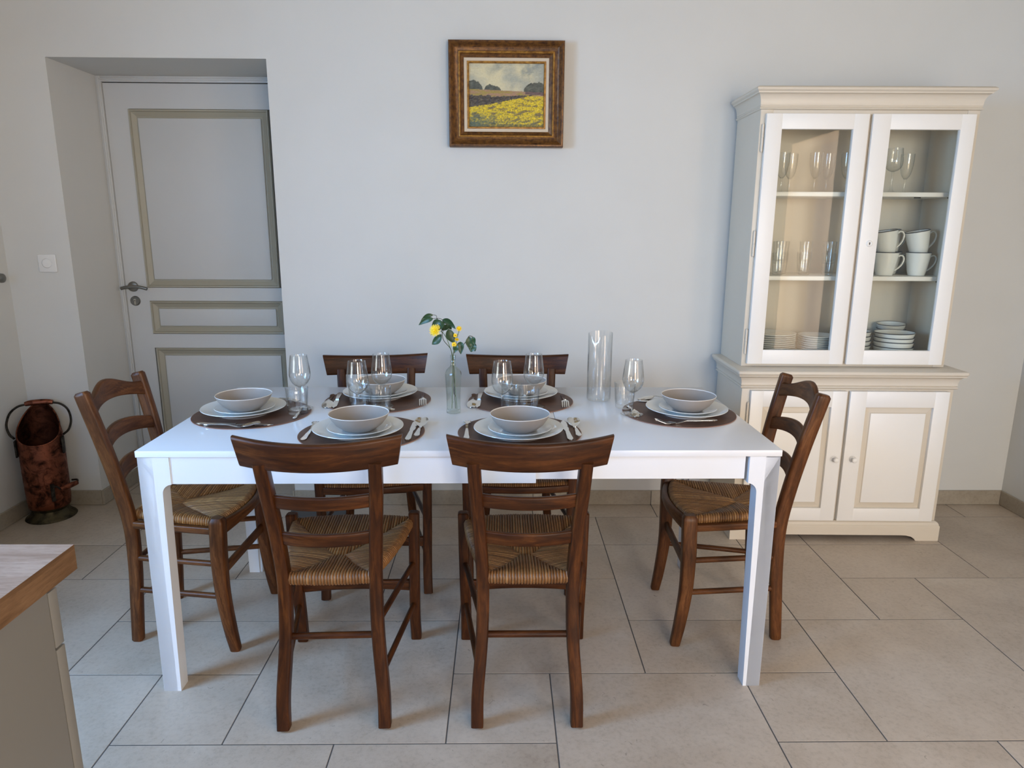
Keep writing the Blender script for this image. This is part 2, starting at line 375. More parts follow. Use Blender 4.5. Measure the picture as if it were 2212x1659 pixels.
for (a, b, c, d) in tiles:
    x0, x1, y0, y1 = GX+a*G+gg, GX+b*G-gg, GY+c*G+gg, GY+d*G-gg
    x0, x1, y0, y1 = max(x0, XL+0.002), min(x1, XR-0.002), max(y0, YF+0.002), min(y1, YW+0.40)
    if c >= 5:
        if x1 < RX0+0.01 or x0 > RX1-0.01: y1 = min(y1, YW-0.001)
    if x1-x0 < 0.02 or y1-y0 < 0.02: continue
    if y0 > YW-0.02 and not (x0 < RX1 and x1 > RX0): continue
    if y1 > YW+0.01: x0, x1 = max(x0, RX0 if y0 > YW-0.3 else x0), min(x1, RX1)
    if x1-x0 < 0.02: continue
    bm = B(); w, h = (x1-x0)/2, (y1-y0)/2; box(bm, (-w, -h, -0.012), (w, h, 0), 0.0005, 1)
    o = obj('tile', bm, M['tile'], floor, smooth=False); o.location = ((x0+x1)/2, (y0+y1)/2, 0)
# stone skirting
def skirting(name, segs):
    root = None
    for (p0, p1, ax, side) in segs:
        L = (Vector(p1)-Vector(p0)).length; n = max(1, round(L/0.60)); d = (Vector(p1)-Vector(p0))/L
        nv = Vector(side)
        for i in range(n):
            a = Vector(p0)+d*(L*i/n+0.0012); b = Vector(p0)+d*(L*(i+1)/n-0.0012)
            if ax == 'x': lo, hi = (min(a.x, b.x), min(a.y, a.y+nv.y*0.011), 0.001), (max(a.x, b.x), max(a.y, a.y+nv.y*0.011), 0.075)
            else: lo, hi = (min(a.x, a.x+nv.x*0.011), min(a.y, b.y), 0.001), (max(a.x, a.x+nv.x*0.011), max(a.y, b.y), 0.075)
            bm = B(); box(bm, lo, hi, 0.0015, 1)
            if root is None: root = struct(obj(name, bm, M['skirt'], smooth=False))
            else: obj('skirting_tile', bm, M['skirt'], root, smooth=False)
skirting('baseboard_back', [((RX1, YW, 0), (XR, YW, 0), 'x', (0,-1,0)), ((XL+0.011, YW, 0), (RX0, YW, 0), 'x', (0,-1,0)), ((RX0, YW-0.011, 0), (RX0, RY-0.01, 0), 'y', (1,0,0)), ((RX1, YW-0.011, 0), (RX1, RY-0.01, 0), 'y', (-1,0,0))])
skirting('baseboard_left', [((XL, 0.2, 0), (XL, YW, 0), 'y', (1,0,0))])
skirting('baseboard_right', [((XR, 0.2, 0), (XR, YW-0.011, 0), 'y', (-1,0,0))])

# door in the recess
DY = 3.66; LX0, LX1, LZ = -1.855, -0.936, 2.041
bm = B(); box(bm, (RX0, RY, 0), (LX0-0.003, DY+0.06, RZ), 0.002); box(bm, (LX0-0.003, RY, LZ+0.004), (RX1, DY+0.06, RZ), 0.002)
box(bm, (RX0+0.010, RY-0.006, 0), (LX0-0.008, RY+0.01, RZ-0.012), 0.002); box(bm, (LX0-0.003, RY-0.006, LZ+0.012), (RX1, RY+0.01, RZ-0.012), 0.002)
struct(obj('trim_1', bm, M['reveal']))
bm = B(); box(bm, (LX0-0.0030, DY+0.006, 0.0), (LX0+0.001, DY+0.05, LZ+0.004)); box(bm, (LX0-0.003, DY+0.006, LZ-0.001), (RX1, DY+0.05, LZ+0.0045)); GAP = bm  # black strips behind the leaf edges stand in for shade in the gap
P1, P2, P3 = (-1.747, -1.055, 1.045, 1.923), (-1.741, -1.045, 0.802, 0.977), (-1.735, -1.035, 0.11, 0.728)
bm = B(); ys = (DY, DY+0.035)
pan = [(P3[0], P3[1], P3[2], P3[3]), P2, P1]
box(bm, (LX0, ys[0], 0.006), (-1.74, ys[1], LZ)); box(bm, (-1.042, ys[0], 0.006), (LX1, ys[1], LZ))
zc = [0.006]
for q in pan: zc += [q[2], q[3]]
zc.append(LZ)
for k in range(0, len(zc), 2): box(bm, (-1.74, ys[0], zc[k]), (-1.042, ys[1], zc[k+1]))
box(bm, (LX0, ys[1]-0.004, 0.006), (LX1, ys[1], LZ))
door = struct(obj('door_1', bm, M['reveal'], smooth=False))
obj('dark_gap', GAP, M['black'], door, smooth=False)
for (a, b, c, d) in pan:
    bm = B(); e = 0.7071
    cs = [((a, DY-0.002, c), (1, 0, 1)), ((b, DY-0.002, c), (-1, 0, 1)), ((b, DY-0.002, d), (-1, 0, -1)), ((a, DY-0.002, d), (1, 0, -1))]
    ringframe(bm, cs, [(0, 0.006), (0.004, -0.004), (0.010, -0.003), (0.014, 0.005), (0.034, 0.016), (0.044, 0.016)], (0, 1, 0))
    plabel(obj('panel_moulding', bm, M['mould'], door), 'greige moulding round a door panel')
    bm = B(); box(bm, (a+0.042, DY+0.004, c+0.042), (b-0.042, DY+0.02, d-0.042), 0.004); obj('door_panel', bm, M['reveal'], door)
bm = B(); RXM = Matrix.Rotation(PI/2, 3, 'X')
hc = Vector((-1.816, DY, 1.050)); kc = Vector((-1.813, DY, 0.976))
lathe(bm, [(0, 0.012), (0.020, 0.012), (0.025, 0.009), (0.027, 0.0)], 28, hc, RXM); lathe(bm, [(0.010, 0.0), (0.010, 0.045)], 16, hc, RXM)
sweep(bm, [hc+Vector((-0.038, -0.050, -0.006)), hc+Vector((-0.012, -0.052, 0.0)), hc+Vector((0.030, -0.052, 0.004)), hc+Vector((0.065, -0.050, 0.0)), hc+Vector((0.092, -0.046, -0.008))], circ(0.0085, 12, 0.0075), (0, 0, 1), tip=0.002)
plabel(obj('door_handle', bm, M['nickel'], door), 'brushed metal lever handle')
bm = B(); lathe(bm, [(0, 0.008), (0.022, 0.008), (0.025, 0.005), (0.026, 0.0)], 28, kc, RXM); esc = plabel(obj('keyhole_rose', bm, M['nickel'], door), 'round brushed metal keyhole rose')
bm = B(); lathe(bm, [(0, 0.0105), (0.0055, 0.0105), (0.0055, 0.007)], 14, kc+Vector((0, 0, 0.006)), RXM); box(bm, kc+Vector((-0.0025, -0.0105, -0.018)), kc+Vector((0.0025, -0.006, 0.004)))
obj('key_cylinder', bm, M['steel'], esc)

# light switch and wall knob
sw = thing('light_switch', 'square white light switch with round rocker beside the door recess', 'light switch', (-1.994, YW, 1.188))
bm = B(); box(bm, (-0.041, -0.009, -0.041), (0.041, 0.0, 0.041), 0.004, 3); obj('switch_plate', bm, M['plastic'], sw)
bm = B(); lathe(bm, [(0.0255, 0.0095), (0.0255, 0.0105), (0.0235, 0.0105), (0.0235, 0.0085)], 30, (0, 0, 0), RXM); obj('rocker_ring', bm, M['plastic'], sw)
bm = B(); lathe(bm, [(0, 0.0135), (0.019, 0.0125), (0.0225, 0.009)], 30, (0, 0, 0), RXM @ Matrix.Rotation(0.12, 3, 'Y')); obj('rocker', bm, M['plastic'], sw)
kb = thing('wall_knob', 'round grey metal knob on the left wall near the corner', 'knob', (XL, 3.175, 1.126))
bm = B(); RYM = Matrix.Rotation(PI/2, 3, 'Y')
lathe(bm, [(0.012, 0.0), (0.012, 0.004), (0.007, 0.008), (0.007, 0.024)], 20, (0,0,0), RYM); obj('knob_stem', bm, M['nickel'], kb)
bm = B(); lathe(bm, [(0.007, 0.022), (0.018, 0.026), (0.0215, 0.034), (0.020, 0.044), (0.012, 0.050), (0, 0.051)], 24, (0,0,0), RYM); obj('knob_head', bm, M['nickel'], kb)

def prism(bm, pts, ax, d0, d1):
    """extrude polygon pts (2D: the two axes left of ax, in order) along axis ax"""
    def mk(a, b, d):
        return {0: (d, a, b), 1: (a, d, b), 2: (a, b, d)}[ax]
    v0 = [bm.verts.new(mk(a, b, d0)) for a, b in pts]; v1 = [bm.verts.new(mk(a, b, d1)) for a, b in pts]
    n = len(pts); bm.faces.new(v0); bm.faces.new(v1[::-1])
    for i in range(n): bm.faces.new((v0[i], v1[i], v1[(i+1) % n], v0[(i+1) % n]))
def arc(cx, cy, r, a0, a1, n=8): return [(cx+r*math.cos(a0+(a1-a0)*i/n), cy+r*math.sin(a0+(a1-a0)*i/n)) for i in range(n+1)]

# ------------------------------------------------------------------ dining table
TX, TY, TR, TT = -0.0059, 1.8403, 0.0079, 0.7528
table = thing('dining_table', 'long white extending dining table laid for six', 'table', (TX, TY, 0), TR)
TD = 0.79; SEAM = 0.287
bm = B(); box(bm, (-0.9, 0, TT-0.0185), (SEAM-0.0006, TD, TT), 0.0012, 2); obj('tabletop', bm, M['table'], table)
bm = B(); box(bm, (SEAM+0.0006, 0, TT-0.0185), (0.9, TD, TT), 0.0012, 2); obj('extension_leaf', bm, M['table'], table)
TB = TT-0.0195
bm = B(); box(bm, (-0.812, 0.006, 0.654), (0.208, 0.024, TB), 0.001, 1); obj('apron', bm, M['table'], table)
bm = B(); box(bm, (0.150, 0.012, 0.664), (0.802, 0.030, TB), 0.001, 1); obj('apron', bm, M['table'], table)
bm = B(); box(bm, (-0.812, TD-0.024, 0.654), (0.802, TD-0.006, TB), 0.001, 1); obj('apron', bm, M['table'], table)
for s in (-1, 1):
    bm = B(); x = s*0.886; box(bm, (x-0.009, 0.085, 0.654), (x+0.009, TD-0.085, TB), 0.001, 1); obj('apron', bm, M['table'], table)
def leg_outline():
    return [(0, TB), (0.086, TB), (0.086, 0.655)] + arc(0.088, 0.626, 0.028, PI/2+0.05, PI, 8) + [(0.050, 0.0), (0.0, 0.0)]
for sx in (-1, 1):
    for y0, sy in ((0.003, 1), (TD-0.003, -1)):
        bm = B(); xo = sx*0.8965
        pts = [(xo - sx*a, b) for a, b in leg_outline()]; prism(bm, pts, 1, y0, y0+sy*0.046)
        pts = [(y0 + sy*a, b) for a, b in leg_outline()]; prism(bm, pts, 0, xo+sx*0.0003, xo - sx*0.040)
        obj('table_leg', bm, M['table'], table, smooth=False)

# ------------------------------------------------------------------ chairs
def slat(bm, xb, xt, zlo, zhi, yc, sag, th, n=16, rake=0.0):
    R = []
    zm = (zlo(0)+zhi(0))/2
    for i in range(n+1):
        s = -1 + 2*i/n; z0, z1 = zlo(s), zhi(s); ring = []
        for a, b in rrect(th, z1-z0, th*0.34, 3):
            z = (z0+z1)/2 + b; k = (z-z0)/(z1-z0)
            ring.append(Vector((s*(xb+(xt-xb)*k), yc - sag*(1-s*s) + a - rake*(z-zm), z)))
        R.append(ring)
    rings(bm, R)
def rush_mesh(name, xf, xr, yf, yr, zt, bulge, cw, side_bulge=0.007, drop=0.030):
    bm = B(); rnd = random.Random(11); y0 = yr + 0.37*(yf-yr); vals = []; cr = 0.0041
    lay = bm.verts.layers.float.new('cord'); prof = circ(cr, 6)
    def cord(E, P, side):
        d = (P-E); L = max(d.length, 0.002); u = d/L; j = rnd.uniform(-0.0005, 0.0005); z = zt+j
        def q(t, dz): return E + u*t + Vector((rnd.uniform(-0.0004, 0.0004), rnd.uniform(-0.0004, 0.0004), z+dz))
        i = max(0.001, L-0.012)
        pts = [q(-0.002, -0.017+0.012*max(0, 1-L/0.10)), q(min(0.02, i*0.3), -0.0115+0.009*max(0, 1-L/0.10)), q(i*0.65, -0.0035), q(i, 0.0), q(max(i, L-0.003), -0.0035), q(L+0.0015, -0.012), q(L+0.0008, -drop*0.75), q(L-0.008, -drop)]
        sweep(bm, pts, prof, side, smooth=False); vals.append(min(1, max(0, rnd.gauss(0.5, 0.15))))
    n = int(2*xf/0.0080)
    for i in range(n):
        x = -xf + (i+0.5)*2*xf/n; a = abs(x); e = y0 if a < cw else y0 + (yf-y0)*(a-cw)/(xf-cw)
        cord(Vector((x, e, 0)), Vector((x, yf + bulge*(1-(x/xf)**2), 0)), (1, 0, 0))
    n = int(2*xr/0.0080)
    for i in range(n):
        x = -xr + (i+0.5)*2*xr/n; a = abs(x); e = y0 if a < cw*0.9 else y0 - (y0-yr)*(a-cw*0.9)/(xr-cw*0.9)
        cord(Vector((x, e, 0)), Vector((x, yr - 0.006*(1-(x/xr)**2), 0)), (1, 0, 0))
    n = int((yf-yr)/0.0080)
    for sd in (-1, 1):
        for i in range(n):
            y = yr + (i+0.5)*(yf-yr)/n; k = (y-yr)/(yf-yr); xe = xr+(xf-xr)*k + side_bulge*math.sin(PI*k)
            e = cw + (xf-cw)*(y-y0)/(yf-y0) if y > y0 else cw*0.9 + (xr-cw*0.9)*(y0-y)/(y0-yr)
            cord(Vector((sd*e, y, 0)), Vector((sd*max(xe, e+0.004), y, 0)), (0, 1, 0))
    per = 8*6
    for i, v in enumerate(bm.verts): v[lay] = vals[min(i//per, len(vals)-1)]
    return finish(bm, name, M['rush'] if name.endswith('_a') else M['rushb'], 60)
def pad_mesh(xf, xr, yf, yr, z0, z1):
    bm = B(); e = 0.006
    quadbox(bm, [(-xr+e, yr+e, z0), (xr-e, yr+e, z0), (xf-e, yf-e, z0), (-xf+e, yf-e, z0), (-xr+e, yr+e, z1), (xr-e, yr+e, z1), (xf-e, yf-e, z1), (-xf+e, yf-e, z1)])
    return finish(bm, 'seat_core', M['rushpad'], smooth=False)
def round_bar(root, name, a, b, r, mat, prof=None):
    bm = B(); a, b = Vector(a), Vector(b); t = (b-a).normalized(); side = (0, 0, 1)
    sweep(bm, [a, a+(b-a)*0.33, a+(b-a)*0.67, b], prof or circ(r, 12), side, n=3); return obj(name, bm, mat, root)

GA = 'curved crest chairs along the long sides'; GB = 'ladder back chairs at the table ends'
def chair_A(label):
    w = M['walnut']; t = thing('dining_chair', label, 'chair', group=GA)
    seat = obj('rush_seat', rush_mesh('rush_seat_a', 0.190, 0.110, 0.412, 0.034, 0.4480, 0.024, 0.016, 0.012), None, t); plabel(seat, 'woven golden brown rush seat')
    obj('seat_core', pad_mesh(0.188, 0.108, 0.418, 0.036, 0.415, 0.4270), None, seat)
    for s in (-1, 1):
        bm = B(); sweep(bm, [(s*0.1385, 0.0, 0.005), (s*0.137, 0.012, 0.10), (s*0.125, 0.034, 0.26), (s*0.1225, 0.046, 0.42), (s*0.130, 0.032, 0.57), (s*0.1385, 0.008, 0.69), (s*0.1425, -0.016, 0.785)], rrect(0.034, 0.037, 0.006), n=5); lg = obj('back_post', bm, w, t)
        bm = B(); lathe(bm, [(0, 0.0), (0.012, 0.0), (0.013, 0.003), (0.012, 0.007)], 14, (s*0.1385, 0.0, 0)); obj('glide', bm, M['rubber'], lg)
        bm = B(); sweep(bm, [(s*0.189, 0.430, 0.005), (s*0.188, 0.416, 0.10), (s*0.191, 0.405, 0.26), (s*0.194, 0.405, 0.463)], rrect(0.034, 0.035, 0.006), n=5, tip=0.004); lg = obj('leg', bm, w, t)
        bm = B(); lathe(bm, [(0, 0.0), (0.012, 0.0), (0.013, 0.003), (0.012, 0.007)], 14, (s*0.189, 0.430, 0)); obj('glide', bm, M['rubber'], lg)
        round_bar(t, 'side_stretcher', (s*0.190, 0.405, 0.292), (s*0.124, 0.036, 0.300), 0.0088, w)
        round_bar(t, 'side_stretcher', (s*0.188, 0.411, 0.143), (s*0.132, 0.022, 0.150), 0.0088, w)
    round_bar(t, 'rear_stretcher', (-0.122, 0.036, 0.264), (0.122, 0.036, 0.264), 0.0095, w)
    bm = B(); slat(bm, 0.185, 0.185, lambda s: 0.186+0.010*(1-s*s), lambda s: 0.226, 0.412, 0, 0.016); obj('front_stretcher', bm, w, t)
    bm = B(); slat(bm, 0.185, 0.185, lambda s: 0.410+0.004*(1-s*s), lambda s: 0.440, 0.412, -0.028, 0.016); obj('front_rail', bm, w, t)
    bm = B(); slat(bm, 0.197, 0.2115, lambda s: 0.768-0.007*(1-s*s), lambda s: 0.850-0.013*(1-s*s), 0.002, 0.042, 0.024, 20, 0.12); obj('crest_rail', bm, w, t)
    bm = B(); slat(bm, 0.131, 0.133, lambda s: 0.650-0.003*(1-s*s), lambda s: 0.688-0.003*(1-s*s), 0.012, 0.022, 0.015, 14, 0.12); obj('back_slat', bm, w, t)
    bm = B(); slat(bm, 0.125, 0.127, lambda s: 0.540-0.003*(1-s*s), lambda s: 0.578-0.003*(1-s*s), 0.032, 0.022, 0.015, 14, 0.12); obj('back_slat', bm, w, t)
    return t
cA = chair_A('walnut chair with rush seat, near side of table at left, back to viewer'); cA.location = (-0.3565, 1.676, 0); cA.rotation_euler[2] = math.radians(2)
dup(cA, (0.177, 1.680, 0), math.radians(0.2), 'walnut chair with rush seat, near side of table at right, back to viewer')
dup(cA, (-0.413, 2.808, 0), math.radians(187), 'walnut chair behind the table, left of the flower vase, turned slightly')
dup(cA, (0.168, 2.815, 0), math.radians(180.4), 'walnut chair behind the table, between flower vase and glass carafe')

def chair_B(label):
    w = M['beech']; t = thing('dining_chair', label, 'chair', group=GB)
    seat = obj('rush_seat', rush_mesh('rush_seat_b', 0.172, 0.116, 0.312, 0.022, 0.4535, 0.034, 0.014, 0.004, 0.026), None, t); plabel(seat, 'woven straw coloured rush seat')
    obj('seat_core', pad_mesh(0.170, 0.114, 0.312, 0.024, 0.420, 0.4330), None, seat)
    for s in (-1, 1):
        bm = B(); sweep(bm, [(s*0.137, 0.0, 0.004), (s*0.135, 0.008, 0.12), (s*0.131, 0.017, 0.27), (s*0.131, 0.018, 0.41), (s*0.136, 0.0, 0.54), (s*0.146, -0.027, 0.68), (s*0.155, -0.060, 0.82), (s*0.156, -0.068, 0.852)], lambda k: rrect(0.031, 0.036+0.008*min(1, k*2), 0.010), n=5, tip=0.007); lg = obj('back_post', bm, w, t)
        bm = B(); lathe(bm, [(0, 0.0), (0.012, 0.0), (0.013, 0.002), (0.012, 0.006)], 14, (s*0.137, 0.0, 0)); obj('glide', bm, M['black'], lg)
        bm = B(); sweep(bm, [(s*0.184, 0.350, 0.004), (s*0.184, 0.338, 0.08), (s*0.184, 0.325, 0.20), (s*0.184, 0.323, 0.32), (s*0.182, 0.325, 0.40), (s*0.178, 0.325, 0.452)], lambda k: rrect(0.030+0.012*min(1, k*1.6), 0.033+0.013*min(1, k*1.6), 0.009), n=5, tip=0.010); lg = obj('leg', bm, w, t)
        bm = B(); lathe(bm, [(0, 0.0), (0.012, 0.0), (0.013, 0.002), (0.012, 0.006)], 14, (s*0.184, 0.350, 0)); obj('glide', bm, M['black'], lg)
        round_bar(t, 'side_stretcher', (s*0.183, 0.323, 0.305), (s*0.131, 0.016, 0.298), 0.0095, w)
        round_bar(t, 'side_stretcher', (s*0.184, 0.327, 0.192), (s*0.133, 0.012, 0.185), 0.0095, w)
        bm = B(); sweep(bm, [(s*0.133, 0.022, 0.416), (s*0.180, 0.322, 0.418)], rrect(0.022, 0.024, 0.005), (1, 0, 0), smooth=False); obj('seat_rail', bm, w, t)
    round_bar(t, 'rear_stretcher', (-0.130, 0.017, 0.285), (0.130, 0.017, 0.285), 0.009, w)
    bm = B(); slat(bm, 0.176, 0.176, lambda s: 0.256, lambda s: 0.288, 0.322, 0, 0.014); obj('front_stretcher', bm, w, t)
    bm = B(); slat(bm, 0.174, 0.174, lambda s: 0.396+0.020*(1-s*s), lambda s: 0.446, 0.326, -0.036, 0.022); obj('front_rail', bm, w, t)
    hump = lambda s: 0.5*(1+math.cos(PI*min(1, abs(s)*1.08)))
    bm = B(); slat(bm, 0.148, 0.150, lambda s: 0.780+0.022*(1-s*s), lambda s: 0.830+0.036*hump(s), -0.055, 0.030, 0.019, 20, 0.24); obj('crest_rail', bm, w, t)
    bm = B(); slat(bm, 0.142, 0.144, lambda s: 0.662+0.018*(1-s*s), lambda s: 0.704+0.024*(1-s*s), -0.026, 0.028, 0.017, 16, 0.22); obj('back_slat', bm, w, t)
    bm = B(); slat(bm, 0.135, 0.137, lambda s: 0.546+0.018*(1-s*s), lambda s: 0.594+0.022*(1-s*s), -0.002, 0.026, 0.017, 16, 0.15); obj('back_slat', bm, w, t)
    return t
cB = chair_B('brown ladder back chair with rush seat at the table end nearest the door'); cB.location = (-1.110, 2.240, 0); cB.rotation_euler[2] = math.radians(-92)
dup(cB, (1.041, 2.238, 0), math.radians(88), 'brown ladder back chair with rush seat at the table end beside the cabinet')

# ------------------------------------------------------------------ tableware
def t_plate():
    bm = B(); lathe(bm, [(0, 0.0025), (0.072, 0.0025), (0.076, 0.0), (0.080, 0.0), (0.083, 0.004), (0.105, 0.0105), (0.131, 0.0205), (0.1342, 0.0225), (0.1335, 0.0240), (0.130, 0.0235), (0.104, 0.0145), (0.084, 0.0085), (0.070, 0.0065), (0, 0.0060)], 72); return finish(bm, 'dinner_plate', M['porc'], 50, merge=1e-5)
def t_small():
    bm = B(); lathe(bm, [(0, 0.002), (0.050, 0.002), (0.054, 0.0), (0.058, 0.003), (0.075, 0.008), (0.0925, 0.0150), (0.0950, 0.0165), (0.0945, 0.0178), (0.091, 0.0172), (0.072, 0.0100), (0.056, 0.0065), (0, 0.0055)], 64); return finish(bm, 'side_plate', M['porc'], 50, merge=1e-5)
def t_bowl():
    bm = B(); lathe(bm, [(0, 0.002), (0.036, 0.002), (0.038, 0.0), (0.042, 0.0), (0.052, 0.006), (0.070, 0.0205), (0.0825, 0.037), (0.0890, 0.0510), (0.0876, 0.0512), (0.0805, 0.0385), (0.067, 0.0235), (0.050, 0.0105), (0.030, 0.0065), (0, 0.006)], 64); body = finish(bm, 'bowl_body', M['bowl'], 50, merge=1e-5)
    bm = B(); lathe(bm, [(0.0891, 0.0508), (0.0896, 0.0518), (0.0888, 0.0528), (0.0874, 0.0520), (0.0870, 0.0505)], 64); rim = finish(bm, 'bowl_rim', M['bowlrim'], 60)
    return body, rim
def t_mat():
    bm = B(); lathe(bm, [(0, 0.0024), (0.1865, 0.0024)], 96); a = finish(bm, 'mat_top', M['mat'], 30, merge=1e-5)
    bm = B(); lathe(bm, [(0.1864, 0.00245), (0.1874, 0.0022), (0.1876, 0.0010), (0.1870, 0.0)], 96); lathe(bm, [(0, 0.0002), (0.187, 0.0002)], 96); b = finish(bm, 'mat_edge', M['matedge'], 30, merge=1e-5)
    return a, b
def t_wine():
    out = []
    bm = B(); o = [(0.0, 0.0725), (0.006, 0.0735), (0.016, 0.0790), (0.026, 0.0890), (0.0330, 0.1020), (0.0355, 0.1150), (0.0350, 0.1280), (0.0325, 0.1480), (0.0298, 0.1680), (0.0278, 0.1830)]
    lathe(bm, o + [(0.0270, 0.1833)] + [(max(0, r-0.0010), z+(0.0012 if r < 0.02 else 0)) for r, z in o[::-1]], 48); out.append(('glass_bowl', finish(bm, 'wine_bowl', M['glass'], 50, merge=1e-5)))
    bm = B(); lathe(bm, [(0.0085, 0.0755), (0.0060, 0.0700), (0.0043, 0.0600), (0.0037, 0.0400), (0.0038, 0.0200), (0.0048, 0.0080), (0.0090, 0.0048)], 20); out.append(('glass_stem', finish(bm, 'wine_stem', M['glass'], 60)))
    bm = B(); lathe(bm, [(0.0, 0.0056), (0.009, 0.0048), (0.022, 0.0026), (0.0365, 0.0016), (0.0376, 0.0008), (0.0365, 0.0), (0, 0.0)], 48); out.append(('glass_foot', finish(bm, 'wine_foot', M['glass'], 60, merge=1e-5)))
    return out
def t_tumbler(nf=18, rt=0.0372, rb=0.0305, h=0.088):
    def fl(a, z, r): return r*(1 + (0.016*math.cos(nf*a) if 0.010 < z < h*0.80 else 0))
    bm = B(); zs = [0.0015, 0.010, 0.011, 0.03, 0.05, h*0.79, h*0.81, h]
    P = [(0, 0.0), (rb-0.002, 0.0)] + [(rb+(rt-rb)*z/h, z) for z in zs] + [(rt-0.0012, h+0.0006), (rt-0.0020, h)] + [(rb+(rt-rb)*z/h-0.0022, z) for z in (h*0.6, h*0.3, 0.014)] + [(rb*0.6, 0.0105), (0, 0.0100)]
    lathe(bm, P, 72, fn=fl); return finish(bm, 'tumbler', M['glass'], 50, merge=1e-5)
def strip(bm, L0, L1, wf, zf, cup, th=0.0013, n=14, ns=4, x0=0.0):
    top, bot = [], []
    for i in range(n+1):
        y = L0+(L1-L0)*i/n; w = wf(y); a, b = [], []
        for k in range(ns+1):
            s = -1+2*k/ns; z = zf(y) + cup(y)*(s*s); a.append(Vector((x0+w*s, y, z+th))); b.append(Vector((x0+w*s, y, z)))
        top.append(a); bot.append(b)
    rings(bm, [a + b[::-1] for a, b in zip(top, bot)])
def lerp_fn(pts):
    def f(y):
        for (a, p), (b, q) in zip(pts, pts[1:]):
            if y <= b: t = max(0, (y-a)/(b-a)); t = t*t*(3-2*t); return p+(q-p)*t
        return pts[-1][1]
    return f
def t_spoon(L=0.195, k=1.0):
    hw = lerp_fn([(0, 0.0035*k), (0.01*k, 0.0085*k), (0.05*k, 0.006*k), (0.10*k, 0.0035*k), (L-0.058*k, 0.0042*k)]); z = lerp_fn([(0, 0.001), (L*0.45, 0.005), (L*0.68, 0.013), (L-0.040*k, 0.010), (L, 0.0015)])
    bm = B(); strip(bm, 0, L-0.056*k, hw, z, lambda y: 0); h = finish(bm, 'spoon_handle', M['steel'], 50)
    bw = lambda y: max(0.0008, 0.0205*k*math.sqrt(max(0, 1-((y-(L-0.030*k))/(0.0305*k))**2))**0.9); cp = lambda y: -0.0055*k*(bw(y)/(0.0205*k))
    bm = B(); strip(bm, L-0.0595*k, L, lambda y: max(bw(y), 0.004*k if y < L-0.05*k else 0.0008), z, cp, 0.0011, 18, 8); b = finish(bm, 'spoon_bowl', M['steel'], 60)
    return [('spoon_handle', h), ('spoon_bowl', b)]
def t_fork(L=0.195):
    hw = lerp_fn([(0, 0.0035), (0.01, 0.0085), (0.05, 0.006), (0.10, 0.0035), (0.135, 0.0045)]); z = lerp_fn([(0, 0.001), (0.09, 0.004), (0.13, 0.013), (0.155, 0.012), (L, 0.0015)])
    bm = B(); strip(bm, 0, 0.132, hw, z, lambda y: 0); h = finish(bm, 'fork_handle', M['steel'], 50)
    bm = B(); w2 = lerp_fn([(0.128, 0.0045), (0.145, 0.0125), (0.152, 0.0128)]); strip(bm, 0.129, 0.151, w2, z, lambda y: -0.0015, 0.0013, 8, 6)
    for i in range(4): strip(bm, 0.150, L, lambda y: 0.0021-0.0010*max(0, (y-0.18)/0.015), z, lambda y: 0, 0.0013, 8, 1, (i-1.5)*0.0070)
    return [('fork_handle', h), ('fork_tines', finish(bm, 'fork_tines', M['steel'], 50))]
def t_knife(L=0.215):
    bm = B(); hw = lerp_fn([(0, 0.004), (0.012, 0.0085), (0.06, 0.0068), (0.10, 0.0055)]); strip(bm, 0, 0.100, hw, lambda y: 0.001, lambda y: -0.0, 0.0045, 10, 4); h = finish(bm, 'knife_handle', M['steel'], 50)
    bm = B(); bw = lerp_fn([(0.098, 0.0055), (0.12, 0.0085), (0.19, 0.0090), (L, 0.0008)]); strip(bm, 0.098, L, bw, lambda y: 0.0015, lambda y: 0, 0.0014, 16, 4); return [('knife_handle', h), ('knife_blade', finish(bm, 'knife_blade', M['steel'], 50))]
MP, MS, (MB1, MB2), (MM1, MM2) = t_plate(), t_small(), t_bowl(), t_mat()
WINE, TUMB, SPOON, FORK, KNIFE, DESS = t_wine(), t_tumbler(), t_spoon(), t_fork(), t_knife(), t_spoon(0.142, 0.72)
def put(name, parts, label, cat, loc, rz, group, flip=False):
    t = thing(name, label, cat, loc, rz, group)
    for pn, me in parts:
        o = obj(pn, me, None, t)
        if flip: o.rotation_euler = (0, PI, 0); o.location = (0, 0, 0.0155)
    return t
def simple(name, me, label, cat, loc, rz, group):
    o = obj(name, me, None); o.location = loc; o.rotation_euler = (0, 0, rz); return tag(o, label, cat, group)
